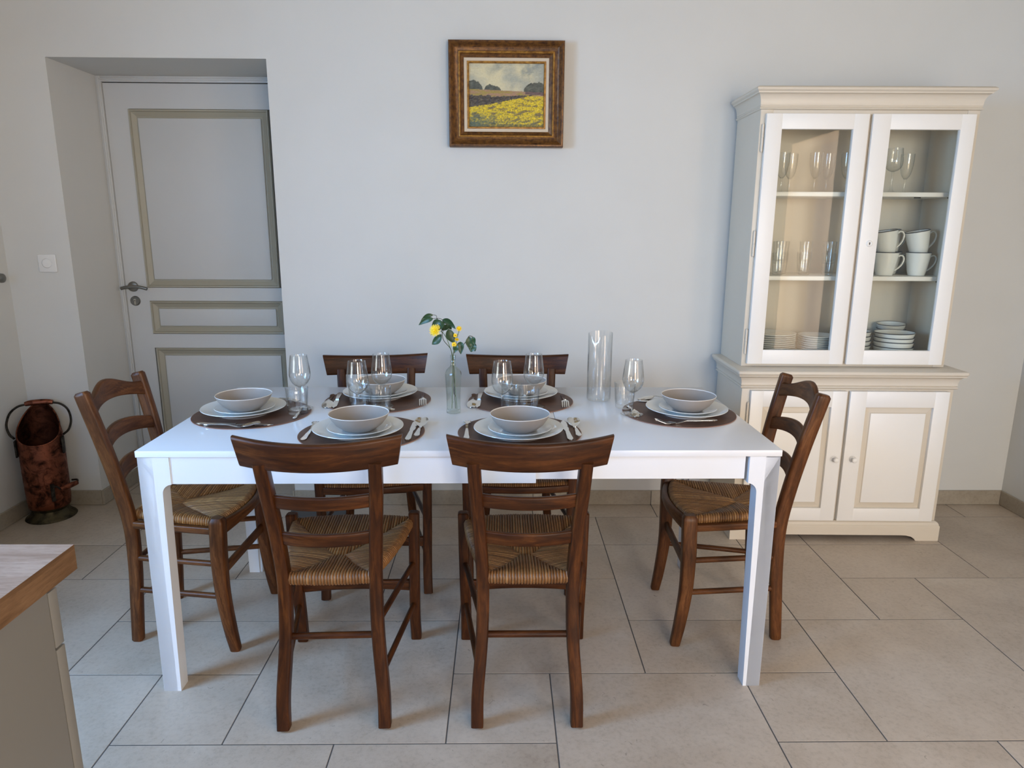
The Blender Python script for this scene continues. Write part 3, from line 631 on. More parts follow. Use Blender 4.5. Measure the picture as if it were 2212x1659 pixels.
# place, mat centre, plate centre, facing angle, wine, tumbler, words
SET = [('at the table end nearest the door', (-0.720, 2.229), (-0.748, 2.232), -PI/2, (-0.576, 2.293), (-0.570, 2.228)),
       ('at the near side left place', (-0.316, 2.013), (-0.324, 1.999), 0.03, (-0.362, 2.195), (-0.299, 2.246)),
       ('at the far side left place', (-0.338, 2.418), (-0.338, 2.466), PI+0.10, (-0.306, 2.322), (-0.380, 2.299)),
       ('at the near side right place', (0.159, 2.020), (0.155, 1.995), 0.0, (0.106, 2.195), (0.194, 2.246)),
       ('at the far side right place', (0.172, 2.412), (0.174, 2.464), PI, (0.214, 2.325), (0.139, 2.298)),
       ('at the table end beside the cabinet', (0.700, 2.252), (0.722, 2.236), PI/2, (0.537, 2.224), (0.527, 2.310))]
for k, (wd_, mc, pc, f, wg, tb) in enumerate(SET):
    z0 = TT + 0.0002; zm = z0 + 0.0026
    put('placemat', [('mat_top', MM1), ('mat_edge', MM2)], 'round brown leatherette placemat ' + wd_, 'placemat', (mc[0], mc[1], z0), k*0.7, 'placemats on the table')
    simple('dinner_plate', MP, 'large white dinner plate ' + wd_, 'plate', (pc[0], pc[1], zm), k, 'dinner plates on the table')
    simple('side_plate', MS, 'small white plate between dinner plate and bowl ' + wd_, 'plate', (pc[0]+0.004, pc[1]-0.002, zm+0.0066), k, 'small plates on the table')
    put('soup_bowl', [('bowl_body', MB1), ('bowl_rim', MB2)], 'taupe bowl with pale rim on the plates ' + wd_, 'bowl', (pc[0]+0.004, pc[1]-0.003, zm+0.0126), k, 'taupe bowls on the table')
    put('wine_glass', WINE, 'empty clear wine glass ' + wd_, 'wine glass', (wg[0], wg[1], zm if (Vector(wg)-Vector(mc)).length < 0.215 else z0), k*1.3, 'wine glasses on the table')
    simple('tumbler', TUMB, 'clear fluted water tumbler ' + wd_, 'tumbler', (tb[0], tb[1], zm if (Vector(tb)-Vector(mc)).length < 0.215 else z0), k*0.9, 'water tumblers on the table')
    c, s = math.cos(f), math.sin(f)
    def loc(x, y): return (mc[0]+c*x-s*y, mc[1]+s*x+c*y, zm)
    jit = random.Random(k+3)
    put('fork', FORK, 'steel fork left of the plates ' + wd_, 'fork', loc(-0.157 if k != 5 else -0.150, -0.085), f+jit.uniform(-0.06, 0.06), 'forks on the table', flip=(k == 5))
    put('table_knife', KNIFE, 'steel knife right of the plates ' + wd_, 'knife', loc(0.146, -0.100), f+jit.uniform(-0.04, 0.04), 'knives on the table')
    put('table_spoon', SPOON, 'steel table spoon outermost at right of the plates ' + wd_, 'spoon', loc(0.171, -0.090 if k not in (0,) else -0.110), f+jit.uniform(-0.05, 0.05), 'table spoons on the table', flip=(k in (0, 1, 3)))
    put('dessert_spoon', DESS, 'small steel dessert spoon above the plates ' + wd_, 'spoon', loc(0.075, 0.158), f+PI/2+jit.uniform(-0.1, 0.1), 'dessert spoons on the table')

# carafe
cf = thing('glass_carafe', 'tall clear glass carafe with pouring lip on the table', 'carafe', (0.455, 2.436, TT+0.0002))
def carafe():
    bm = B(); n = 72; R = []; a0 = math.radians(238)
    rows = [0.0, 0.002, 0.006, 0.05, 0.12, 0.18, 0.205, 0.216, 0.226, 0.234, 0.242]
    def ring(z, r):
        out = []
        for k in range(n):
            a = 2*PI*k/n; d = (a-a0+PI) % (2*PI)-PI; g = max(0, (z-0.20)/0.042); q = math.exp(-(d/0.42)**2)
            rr = r*(1 - 0.20*g*g*q*math.cos(d*3.2)); zz = z - 0.022*g*g*math.exp(-(d/0.30)**2) + 0.004*g*math.cos(d)*-1
            out.append(Vector((rr*math.cos(a), rr*math.sin(a), zz)))
        return out
    R = [ring(z, 0.0395 if z == 0 else (0.0422 if z < 0.004 else 0.0432)) for z in rows]
    R += [ring(z, 0.0418) for z in rows[::-1][:-2]] + [ring(0.005, 0.038)]
    rings(bm, R); return bm
obj('carafe_body', carafe(), M['glass'], cf, 50)

# flower bottle and sprigs
VX, VY = -0.0565, 2.250
vs = thing('flower_bottle', 'slim clear glass bottle used as a flower vase on the table', 'vase', (VX, VY, TT+0.0002))
def octa(a, z, r): return r/ max(abs(math.cos(((a+PI/8) % (PI/4))-PI/8)), 0.92) if z < 0.140 else r
bm = B()
pv = [(0, 0.0), (0.0215, 0.0), (0.0232, 0.003), (0.0232, 0.012), (0.0224, 0.020), (0.0230, 0.06), (0.0258, 0.115), (0.0268, 0.128), (0.0262, 0.136), (0.0215, 0.147), (0.0120, 0.156), (0.0085, 0.161), (0.0078, 0.168), (0.0092, 0.171), (0.0078, 0.174), (0.0078, 0.184), (0.0092, 0.187), (0.0092, 0.196)]
lathe(bm, pv + [(0.0075, 0.1965)] + [(max(0.0, r-0.0022), z+0.002) for r, z in pv[::-1][1:-3]] + [(0.018, 0.009), (0, 0.008)], 64, fn=octa); obj('bottle_body', bm, M['vase'], vs, 25, merge=1e-5)
bm = B()
for s in (-1, 1):                                     # pressed oval cartouche on the front
    pts = [(s*0.0075*math.sin(PI*i/12), -0.0245-0.0006, 0.040+0.075*i/12) for i in range(13)]; sweep(bm, pts, circ(0.0009, 6), (1, 0, 0), smooth=False)
obj('pressed_motif', bm, M['vase'], vs)
def fz(x, y, dy=0.0): return at(880+x/6.91, 660+y/6.91, 1, VY+dy)
def tube(root, name, pts, r, mat):
    bm = B(); sweep(bm, pts, circ(r, 7), (0, 1, 0), n=4); return obj(name, bm, mat, root)
def leaf(root, a, b, w, bend=0.0, roll=0.3):
    a, b = Vector(a), Vector(b); d = b-a; L = d.length; d.normalize(); sd = d.cross(Vector((0, -1, 0))).normalized(); nr = sd.cross(d)
    sd = (sd*math.cos(roll)+nr*math.sin(roll)).normalized(); bm = B(); R = []; n = 10
    for i in range(n+1):
        t = i/n; wd = w*0.58*(math.sin(PI*t**0.8)**0.85)+0.0003; c = a+d*(L*t)+Vector((0, 0, 1))*bend*math.sin(PI*t) + nr*0.002*math.sin(6*t)
        R.append([c-sd*wd+nr*wd*0.35, c-sd*wd*0.5+nr*wd*0.12, c, c+sd*wd*0.5+nr*wd*0.12, c+sd*wd+nr*wd*0.35])
    uvl(bm); rings(bm, [r + [q+nr*-0.0004 for q in r[::-1]] for r in R]); return obj('leaf', bm, M['leaf'], root, 70)
BX, BY = VX, VY
def inb(dx, z, dy=0.0): return Vector((VX+dx, VY+dy, TT+z))
s1 = thing('leafy_sprig', 'dark green leafy sprig leaning left out of the flower bottle', 'flower', inb(0.004, 0.012), 0, 'stems in the flower bottle')
def loc_pts(root, P): return [Vector(p)-root.location for p in P]
tube(s1, 'stem', loc_pts(s1, [inb(0.006, 0.014), inb(0.003, 0.09), inb(-0.002, 0.16), inb(-0.003, 0.195), fz(640, 640), fz(545, 525), fz(520, 420), fz(500, 290), fz(440, 190)]), 0.0011, M['stemdark'])
tube(s1, 'stem', loc_pts(s1, [fz(440, 210), fz(430, 150), fz(380, 138)]), 0.0008, M['stemdark'])
tube(s1, 'stem', loc_pts(s1, [fz(520, 420), fz(560, 300), fz(520, 215), fz(470, 190), fz(380, 195)]), 0.0008, M['stemdark'])
for a, b, w, bd in (((385, 138), (200, 228), 0.011, 0.006), ((385, 192), (168, 293), 0.017, 0.006), ((545, 250), (350, 448), 0.034, 0.014), ((520, 212), (722, 352), 0.020, 0.007), ((512, 430), (365, 582), 0.022, -0.003), ((600, 285), (518, 375), 0.020, 0.0), ((610, 350), (690, 560), 0.026, -0.002), ((590, 300), (660, 360), 0.014, 0.003)):
    leaf(s1, fz(*a, dy=random.uniform(-0.008, 0.012))-s1.location, fz(*b, dy=random.uniform(-0.01, 0.01))-s1.location, w, bd, random.uniform(-0.5, 0.5))
s2 = thing('leafy_sprig', 'dark green leafy sprig drooping right out of the flower bottle', 'flower', inb(0.008, 0.012, 0.006), 0, 'stems in the flower bottle')
tube(s2, 'stem', loc_pts(s2, [inb(0.007, 0.055, 0.004), inb(0.001, 0.07, 0.003), inb(0.004, 0.12, 0.002), inb(0.001, 0.165), inb(0.002, 0.195), fz(705, 690), fz(800, 620), fz(870, 545), fz(920, 458), fz(975, 465)]), 0.0012, M['stemdark'])
for a, b, w, bd in (((735, 580), (705, 705), 0.016, 0.0), ((790, 540), (798, 728), 0.020, 0.004), ((925, 465), (935, 655), 0.022, 0.0), ((975, 465), (1005, 600), 0.012, 0.004), ((985, 560), (948, 695), 0.024, 0.0), ((965, 540), (1012, 685), 0.018, 0.0)):
    leaf(s2, fz(*a, dy=random.uniform(-0.008, 0.008))-s2.location, fz(*b, dy=random.uniform(-0.01, 0.01))-s2.location, w, bd, random.uniform(-0.5, 0.5))
def blossom(root, c, r, n, nrm, layers=3, seed=1):
    rnd = random.Random(seed); nrm = Vector(nrm).normalized(); u = nrm.orthogonal().normalized(); v = nrm.cross(u); bm = B(); uvl(bm)
    for ly in range(layers):
        k = 1 - ly*0.22
        for i in range(n):
            a = 2*PI*(i+0.5*ly)/n + rnd.uniform(-0.08, 0.08); d = u*math.cos(a)+v*math.sin(a); p = nrm.cross(d); w = r*0.065 if n > 20 else r*0.16; L = r*k*rnd.uniform(0.86, 1.05); el = 0.02+0.27*ly
            tip = c + d*(L*math.cos(el)) + nrm*(L*math.sin(el)*0.8); mid = c + d*(L*0.55*math.cos(el)) + nrm*(L*0.55*math.sin(el))
            R = [[c+d*r*0.06-p*w*0.4, c+d*r*0.06+p*w*0.4, c+d*r*0.06+nrm*w*0.25], [mid-p*w, mid+p*w, mid+nrm*w*0.3], [tip-p*w*0.7, tip+p*w*0.7, tip+nrm*w*0.2]]
            rings(bm, R)
    o = obj('petals', bm, M['petal'], root, 60); bm = B(); lathe(bm, [(0.0, r*0.38), (r*0.14, r*0.34), (r*0.22, r*0.18), (r*0.2, 0.0)], 12, c, nrm.to_track_quat('Z', 'Y').to_matrix()); obj('flower_heart', bm, M['heart'] if n < 18 else M['petal'], o)
    bm = B(); lathe(bm, [(r*0.32, r*0.06), (r*0.26, -r*0.2), (r*0.10, -r*0.36), (0, -r*0.38)], 12, c, nrm.to_track_quat('Z', 'Y').to_matrix()); obj('calyx', bm, M['stem'], o)
d1 = thing('dandelion', 'large shaggy yellow dandelion flower at left of the bouquet', 'flower', inb(-0.004, 0.012), 0, 'stems in the flower bottle')
tube(d1, 'stem', loc_pts(d1, [inb(-0.006, 0.014), inb(-0.003, 0.09), inb(-0.001, 0.17), inb(-0.001, 0.195), fz(630, 610), fz(590, 500), fz(530, 405), fz(480, 375), fz(440, 370)]), 0.0011, M['stem'])
blossom(d1, fz(412, 370, -0.012)-d1.location, 0.0215, 30, (-0.45, -0.85, 0.25), 4, 3)
d2 = thing('yellow_flower_sprig', 'sprig of four small yellow flowers at right of the bouquet', 'flower', inb(0.010, 0.012, -0.004), 0, 'stems in the flower bottle')
tube(d2, 'stem', loc_pts(d2, [inb(0.011, 0.014, -0.003), inb(0.008, 0.06, -0.002), inb(0.004, 0.14), inb(0.002, 0.19), fz(690, 690), fz(700, 560), fz(735, 470), fz(772, 385)]), 0.0009, M['stem'])
for i, (x, y, r, nn, nv) in enumerate(((770, 345, 0.0110, 24, (0.1, -0.75, 0.65)), (715, 445, 0.0072, 14, (0, -0.9, 0.4)), (738, 508, 0.0078, 14, (0.2, -0.5, 0.8)), (697, 582, 0.0090, 14, (-0.1, -0.95, 0.25)))):
    blossom(d2, fz(x, y, -0.006)-d2.location, r, nn, nv, 3, 20+i)
    tube(d2, 'stem', loc_pts(d2, [fz(695, 690), fz((695+x)/2+6, (690+y)/2), fz(x, y+20)]), 0.0007, M['stem'])

# ------------------------------------------------------------------ china cabinet
CX, CY, CR = 1.592, 2.863, math.radians(-1.2)
cab = thing('china_cabinet', 'tall white and cream two part china cabinet with glazed upper doors', 'cabinet', (CX, CY, 0), CR)
YB = 0.392
def cw(x, y, z): return (CX+math.cos(CR)*x-math.sin(CR)*y, CY+math.sin(CR)*x+math.cos(CR)*y, z)
bm = B(); box(bm, (-0.455, 0.020, 0.062), (0.453, YB, 0.70), 0.002); obj('lower_carcass', bm, M['cream'], cab)
# plinth with bracket feet
def foot_poly(x0, x1):
    up = [(0.366, 0.0)] + [(0.366-0.058*math.sin(t*PI/2)**1.0*1.0, 0.026*(1-math.cos(t*PI/2))) for t in (0.25, 0.5, 0.75)]
    R = [(0.366, 0.0), (0.358, 0.010), (0.344, 0.019), (0.322, 0.0245), (0.300, 0.026)]
    return [(x0, 0), ] + [(-a, b) for a, b in R] + [(a, b) for a, b in R[::-1]] + [(x1, 0), (x1, 0.066), (x0, 0.066)]
bm = B(); prism(bm, foot_poly(-0.466, 0.466), 1, -0.004, 0.016)
for s in (-1, 1):
    x = s*0.466; pts = [(0.016, 0), (0.085, 0), (0.092, 0.010), (0.106, 0.020), (0.13, 0.026), (0.30, 0.026), (0.325, 0.020), (0.338, 0.010), (0.345, 0), (YB, 0), (YB, 0.066), (0.016, 0.066)]
    prism(bm, pts, 0, x, x - s*0.018)
obj('plinth', bm, M['cream'], cab, smooth=False)
bm = B(); cs = [((-0.466, YB, 0), (1, 0, 0)), ((-0.466, -0.004, 0), (1, 1, 0)), ((0.466, -0.004, 0), (-1, 1, 0)), ((0.466, YB, 0), (-1, 0, 0))]
ringframe(bm, cs, [(0, 0.066), (0.0005, 0.070), (0.003, 0.0715), (0.0035, 0.076), (0.007, 0.084), (0.014, 0.089), (0.03, 0.0895)], (0, 0, 1), False); obj('plinth_moulding', bm, M['cream'], cab)
def moulding(name, xl, xr, yf, prof, ks=1.0):
    bm = B(); cs = [((xl, YB, 0), (-ks, 0, 0)), ((xl, yf, 0), (-ks, -1, 0)), ((xr, yf, 0), (ks, -1, 0)), ((xr, YB, 0), (ks, 0, 0))]
    ringframe(bm, cs, prof, (0, 0, 1), False); return obj(name, bm, M['cream'], cab, 40, merge=1e-5)
def bead(x, z0, z1, d, n=6): return [(x + d*math.sin(PI*i/n), z0+(z1-z0)*i/n) for i in range(n+1)]
cove = lambda x0, z0, x1, z1, n=8: [(x0+(x1-x0)*(1-math.cos(PI/2*i/n)), z0+(z1-z0)*math.sin(PI/2*i/n)) for i in range(n+1)]
moulding('waist_moulding', -0.455, 0.453, 0.020, [(0, 0.690)] + bead(0.006, 0.692, 0.704, 0.008) + [(0.008, 0.7055)] + [(0.011, 0.708)] + cove(0.010, 0.712, 0.034, 0.748) + [(0.036, 0.7555)], 0.74)
bm = B(); box(bm, (-0.490, -0.029, 0.756), (0.482, YB, 0.775), 0.009, 4); obj('waist_shelf', bm, M['cream'], cab)
# upper case
bm = B()
box(bm, (-0.447, 0.085, 0.775), (-0.424, YB, 1.838), 0.0015); box(bm, (0.412, 0.085, 0.775), (0.435, YB, 1.838), 0.0015)
box(bm, (-0.424, 0.375, 0.775), (0.412, 0.388, 1.838)); box(bm, (-0.424, 0.10, 1.815), (0.412, 0.375, 1.838)); box(bm, (-0.424, 0.10, 0.776), (0.412, 0.375, 0.798))
obj('upper_case', bm, M['cream'], cab, smooth=False)
bm = B(); box(bm, (-0.4465, 0.083, 0.776), (-0.398, 0.101, 1.838), 0.001); box(bm, (0.386, 0.083, 0.776), (0.4345, 0.101, 1.838), 0.001); box(bm, (-0.398, 0.085, 1.785), (0.386, 0.101, 1.838), 0.001); box(bm, (-0.398, 0.085, 0.776), (0.386, 0.101, 0.802), 0.001); box(bm, (-0.026, 0.0835, 0.80), (0.016, 0.095, 1.79), 0.001)
obj('face_frame', bm, M['cream'], cab)
for z in (1.153, 1.503):
    bm = B(); box(bm, (-0.4235, 0.125, z-0.0095), (0.4115, 0.3745, z+0.0095), 0.003, 2); sh = obj('shelf', bm, M['white'], cab)
    bm = B()
    for x in ((0.255, 0.395) if z > 1.3 else (0.395,)): sweep(bm, [(x-0.014, 0.135, z-0.0125), (x+0.014, 0.135, z-0.0125)], circ(0.0022, 8), (0, 0, 1), smooth=False)
    obj('shelf_pin', bm, M['iron'], sh)
crown_p = [(0, 1.828)] + bead(0.003, 1.829, 1.839, 0.006) + [(0.004, 1.840), (0.006, 1.843)] + [(0.004, 1.846)] + cove(0.006, 1.850, 0.028, 1.888) + [(0.030, 1.892)] + bead(0.030, 1.893, 1.913, 0.010, 8) + [(-0.02, 1.9145)]
bm = B(); cs = [((-0.447, YB, 0), (-0.82, 0, 0)), ((-0.447, 0.083, 0), (-0.82, -1.1, 0)), ((0.435, 0.083, 0), (0.82, -1.1, 0)), ((0.435, YB, 0), (0.82, 0, 0))]
ringframe(bm, cs, crown_p, (0, 0, 1), False); box(bm, (-0.445, 0.09, 1.836), (0.433, YB, 1.9135)); obj('crown_moulding', bm, M['cream'], cab, 40, merge=1e-5)
def hinge(root, x, y, z0, z1):
    bm = B(); zm = (z0+z1)/2; lathe(bm, [(0.0, z0-0.004), (0.003, z0-0.003), (0.0036, z0), (0.0052, z0+0.001), (0.0052, zm-0.001), (0.0044, zm-0.0005), (0.0044, zm+0.0005), (0.0052, zm+0.001), (0.0052, z1-0.001), (0.0036, z1), (0.003, z1+0.003), (0, z1+0.004)], 14, (x, y, 0)); return obj('hinge', bm, M['cream'], root)
# glazed doors
for s, (x0, x1, a0, a1) in ((-1, (-0.428, -0.016, -0.363, -0.077)), (1, (-0.001, 0.411, 0.072, 0.352))):
    z0, z1, b0, b1, y0, y1 = 0.789, 1.812, 0.851, 1.752, 0.061, 0.082
    bm = B(); box(bm, (x0, y0, z0), (a0, y1, z1), 0.0022); box(bm, (a1, y0, z0), (x1, y1, z1), 0.0022); box(bm, (a0-0.003, y0, z0), (a1+0.003, y1, b0), 0.0022); box(bm, (a0-0.003, y0, b1), (a1+0.003, y1, z1), 0.0022)
    dr = obj('glazed_door', bm, M['white'], cab)
    bm = B(); box(bm, (a0-0.005, y1-0.008, b0-0.005), (a1+0.005, y1-0.0055, b1+0.005)); plabel(obj('pane', bm, M['pane'], dr, smooth=False), 'clear glass pane')
    hx = x0-0.007 if s < 0 else x1+0.007
    for q0, q1 in ((0.832, 0.936), (1.247, 1.350), (1.667, 1.772)): hinge(dr, hx, 0.077, q0, q1)
    if s > 0:
        RXL = Matrix.Rotation(PI/2, 3, 'X'); bm = B(); lathe(bm, [(0, 0.003), (0.006, 0.003), (0.0075, 0.0045), (0.010, 0.0045), (0.0125, 0.0025), (0.0135, 0.0)], 28, (0.039, y0, 1.302), RXL); es = obj('escutcheon', bm, M['white'], dr)
        bm = B(); lathe(bm, [(0, 0.0048), (0.0024, 0.0048), (0.0024, 0.002)], 14, (0.039, y0, 1.3045), RXL); box(bm, (0.0378, y0-0.0048, 1.297), (0.0402, y0-0.002, 1.304)); obj('keyhole', bm, M['black'], es)
# panelled lower doors
for s, (x0, x1, a0, a1) in ((-1, (-0.420, -0.009, -0.366, -0.072)), (1, (0.005, 0.428, 0.076, 0.366))):
    z0, z1, b0, b1, y0, y1 = 0.0915, 0.684, 0.151, 0.613, -0.001, 0.0185
    bm = B(); box(bm, (x0, y0, z0), (a0, y1, z1), 0.0022); box(bm, (a1, y0, z0), (x1, y1, z1), 0.0022); box(bm, (a0-0.003, y0, z0), (a1+0.003, y1, b0), 0.0022); box(bm, (a0-0.003, y0, b1), (a1+0.003, y1, z1), 0.0022)
    dr = obj('panel_door', bm, M['white'], cab)
    bm = B(); cs = [((a0, y0, b0), (1, 0, 1)), ((a1, y0, b0), (-1, 0, 1)), ((a1, y0, b1), (-1, 0, -1)), ((a0, y0, b1), (1, 0, -1))]
    ringframe(bm, cs, [(-0.001, 0.0155), (0.0, 0.0150), (0.024, 0.0085), (0.026, 0.0060), (0.031, 0.0055)], (0, 1, 0)); plabel(obj('panel_bevel', bm, M['cream'], dr), 'cream bevelled panel border')
    bm = B(); box(bm, (a0+0.027, y0+0.0045, b0+0.027), (a1-0.027, y0+0.015, b1-0.027), 0.002); obj('raised_panel', bm, M['white'], dr)
    hx = x0-0.006 if s < 0 else x1+0.006
    for q0, q1 in ((0.135, 0.237), (0.525, 0.628)): hinge(dr, hx, 0.013, q0, q1)
    kx = -0.036 if s < 0 else 0.043; bm = B(); lathe(bm, [(0.0095, 0), (0.0095, 0.003), (0.0045, 0.006), (0.0045, 0.013), (0.009, 0.016), (0.0118, 0.021), (0.0105, 0.027), (0.006, 0.030), (0, 0.0305)], 24, (kx, y0, 0.3815), Matrix.Rotation(PI/2, 3, 'X')); kn = obj('knob', bm, M['white'], dr)
    bm = B()
    for q in (0, 1): sweep(bm, [(kx+0.0135*math.cos(a)+(-0.004 if s < 0 and q else 0), y0-0.005-0.004*q-0.004*math.sin(a), 0.3815+0.0135*math.sin(a)+0.002*q) for a in [2*PI*i/20 for i in range(20)]], circ(0.0007, 6), (0, 1, 0), smooth=False)
    plabel(obj('wire_loop', bm, M['white'], kn), 'thin white wire wound round the knob')

# ------------------------------------------------------------------ things in the cabinet
S2, S1, S0 = 1.1627, 1.5127, 0.7982
def flute(h=0.163):
    o = [(0.0, 0.058), (0.006, 0.0595), (0.014, 0.068), (0.020, 0.082), (0.0245, 0.105), (0.0268, 0.13), (0.0272, h)]
    bm = B(); lathe(bm, o + [(0.0264, h+0.0004)] + [(max(0, r-0.0009), z+(0.0012 if r < 0.02 else 0)) for r, z in o[::-1]], 40); a = finish(bm, 'flute_bowl', M['glass'], 50, merge=1e-5)
    bm = B(); lathe(bm, [(0.009, 0.0625), (0.0055, 0.057), (0.0042, 0.050), (0.0040, 0.02), (0.0055, 0.008), (0.010, 0.005), (0.024, 0.0015), (0.0255, 0.0), (0, 0.0)], 32); b = finish(bm, 'flute_stem', M['glass'], 60, merge=1e-5)
    return [('flute_bowl', a), ('flute_stem', b)]
FL = flute()
for (x, y), w in (((-0.296, 0.205), 'first from the left, in front'), ((-0.244, 0.250), 'second from the left, set back'), ((-0.154, 0.205), 'third from the left, in front'), ((-0.086, 0.245), 'fourth from the left, set back'), ((-0.020, 0.205), 'half hidden behind the middle of the doors'), ((0.248, 0.235), 'rightmost of all, behind the right pane')):
    put('champagne_flute', FL, 'clear champagne flute on top shelf, ' + w, 'champagne flute', cw(x, y, S1), 0, 'flutes on the cabinet top shelf')
def cab_wine():
    o = [(0.0, 0.086), (0.006, 0.087), (0.020, 0.093), (0.0305, 0.104), (0.0355, 0.120), (0.0350, 0.138), (0.0325, 0.160), (0.0300, 0.183)]
    bm = B(); lathe(bm, o + [(0.0292, 0.1834)] + [(max(0, r-0.0009), z+(0.0012 if r < 0.02 else 0)) for r, z in o[::-1]], 40); a = finish(bm, 'round_bowl', M['glass'], 50, merge=1e-5)
    bm = B(); lathe(bm, [(0.008, 0.0895), (0.005, 0.084), (0.0036, 0.07), (0.0036, 0.03), (0.006, 0.014), (0.012, 0.006), (0.030, 0.0015), (0.032, 0.0), (0, 0.0)], 32); b = finish(bm, 'round_stem', M['glass'], 60, merge=1e-5)
    return [('glass_bowl', a), ('glass_stem', b)]
CWG = cab_wine()
put('wine_glass', CWG, 'round wine glass on cabinet top shelf, fully visible behind right pane', 'wine glass', cw(0.176, 0.205, S1), 0, 'wine glasses in the cabinet')
put('wine_glass', CWG, 'round wine glass on cabinet top shelf, cut off by the right door edge', 'wine glass', cw(0.118, 0.250, S1), 0, 'wine glasses in the cabinet')
CT = t_tumbler(0, 0.0285, 0.0215, 0.094)
for i, (x, y, two, w) in enumerate(((-0.284, 0.190, 1, 'leftmost front stack'), (-0.240, 0.270, 1, 'second stack, set back'), (-0.166, 0.195, 1, 'middle front stack'), (-0.132, 0.300, 0, 'standing singly behind the middle stack'), (-0.064, 0.195, 1, 'rightmost stack'))):
    for k in range(2 if two else 1):
        simple('tumbler', CT, 'clear straight tumbler on middle cabinet shelf, %s%s' % (w, (', upper one nested' if k else ', lower one') if two else ''), 'tumbler', cw(x, y, S2+0.0005+k*0.0495), i, 'tumblers in the cabinet')
def mug():
    o = [(0, 0.002), (0.028, 0.002), (0.030, 0.0), (0.033, 0.001), (0.038, 0.020), (0.043, 0.050), (0.0475, 0.080), (0.0500, 0.1000)]
    bm = B(); lathe(bm, o + [(0.0475, 0.1000)] + [(max(0, r-0.003), max(z, 0.006)) for r, z in o[::-1][1:-2]] + [(0, 0.006)], 40); a = finish(bm, 'mug_body', M['porc'], 50, merge=1e-5)
    bm = B(); lathe(bm, [(0.0502, 0.0978), (0.0504, 0.1008), (0.0489, 0.1016), (0.0474, 0.1008), (0.0474, 0.099)], 40); r = finish(bm, 'mug_rim', M['darkrim'], 60)
    bm = B(); sweep(bm, [(0.044, 0, 0.074), (0.056, 0, 0.084), (0.068, 0, 0.086), (0.0765, 0, 0.078), (0.0775, 0, 0.064), (0.070, 0, 0.046), (0.055, 0, 0.030), (0.036, 0, 0.018)], rrect(0.010, 0.006, 0.0028), (0, 1, 0), n=4); h = finish(bm, 'mug_handle', M['porc'], 60)
    return [('mug_body', a), ('mug_rim', r), ('mug_handle', h)]
MG = mug()
for x, y, z, ti, w in ((0.188, 0.200, S2, 0, 'front left, lower one'), (0.328, 0.200, S2, 0, 'front right, lower one'), (0.190, 0.202, S2+0.0885, -0.17, 'front left, tilted on top'), (0.330, 0.202, S2+0.0885, -0.19, 'front right, tilted on top'), (0.052, 0.205, S2, 0, 'left end, only its handle showing'), (0.262, 0.315, S2, 0, 'back row, lower one'), (0.262, 0.315, S2+0.0885, -0.16, 'back row, tilted on top')):
    t = put('mug', MG, 'white porcelain mug with dark rim on middle cabinet shelf, ' + w, 'mug', cw(x, y, z+0.0003+(0.004 if ti else 0)), CR, 'white mugs in the cabinet'); t.rotation_euler[1] = ti
def stackplate(r):
    bm = B(); lathe(bm, [(0, 0.001), (r*0.58, 0.001), (r*0.62, 0.0), (r*0.68, 0.003), (r*0.96, 0.0125), (r, 0.0145), (r*0.995, 0.0158), (r*0.965, 0.0152), (r*0.70, 0.0060), (r*0.55, 0.0038), (0, 0.0035)], 56); return finish(bm, 'plate', M['porc'], 50, merge=1e-5)
ORD = ['topmost', 'second', 'third', 'fourth', 'fifth', 'sixth', 'seventh', 'eighth', 'ninth', 'tenth', 'eleventh', 'twelfth', 'thirteenth']
PA, PB = stackplate(0.100), stackplate(0.084)
rp = random.Random(8)
def stack(me, name, n, x, y, z, dz, words, cat, grp):
    for k in range(n):
        w = ORD[n-1-k] + (' plate' if n-1-k == 0 else ' plate from the top')
        simple(name, me, '%s %s' % (w, words), cat, cw(x+rp.uniform(-0.0012, 0.0012), y+rp.uniform(-0.0012, 0.0012), z+k*dz), k, grp)
stack(PA, 'plate', 11, -0.275, 0.205, S0+0.0004, 0.0093, 'of the left white plate stack in the cabinet', 'plate', 'left plate stack in the cabinet')
stack(PB, 'plate', 10, -0.075, 0.200, S0+0.0004, 0.0093, 'of the right white plate stack in the cabinet', 'plate', 'right plate stack in the cabinet')
def cbowl():
    o = [(0, 0.002), (0.040, 0.002), (0.042, 0.0), (0.048, 0.001), (0.064, 0.014), (0.076, 0.033), (0.0825, 0.056)]
    bm = B(); lathe(bm, o + [(0.0800, 0.056)] + [(max(0, r-0.003), max(z+0.002, 0.005)) for r, z in o[::-1][1:-2]] + [(0, 0.005)], 48); a = finish(bm, 'bowl_body', M['porc'], 50, merge=1e-5)
    bm = B(); lathe(bm, [(0.0822, 0.0535), (0.0830, 0.0566), (0.0813, 0.0574), (0.0798, 0.0566), (0.0798, 0.055)], 48); return [('bowl_body', a), ('bowl_rim', finish(bm, 'cbowl_rim', M['darkrim'], 60))]
CB = cbowl()
def bstack(n, x, y, tilts, words, grp, dz=0.0205, sc_=1.0):
    for k in range(n):
        w = (ORD[n-1-k] + ' bowl') if n-1-k == 0 else ORD[n-1-k] + ' bowl from the top'
        t = put('bowl', CB, '%s of the %s' % (w, words), 'bowl', cw(x+rp.uniform(-0.002, 0.002), y, S0+0.0004+k*dz), k, grp); t.rotation_euler[1] = tilts[k]; t.scale = (sc_, sc_, sc_)
bstack(4, 0.252, 0.174, [0, 0.03, 0.0, 0.02], 'front bowl stack at right in the cabinet', 'front bowl stack')
bstack(5, 0.306, 0.309, [0, 0, 0, 0, 0.06], 'rear bowl stack at right in the cabinet', 'rear bowl stack', 0.024, 0.75)
bstack(4, 0.089, 0.228, [0, 0, 0, 0.0], 'bowl stack cut off by the right door edge', 'left bowl stack')

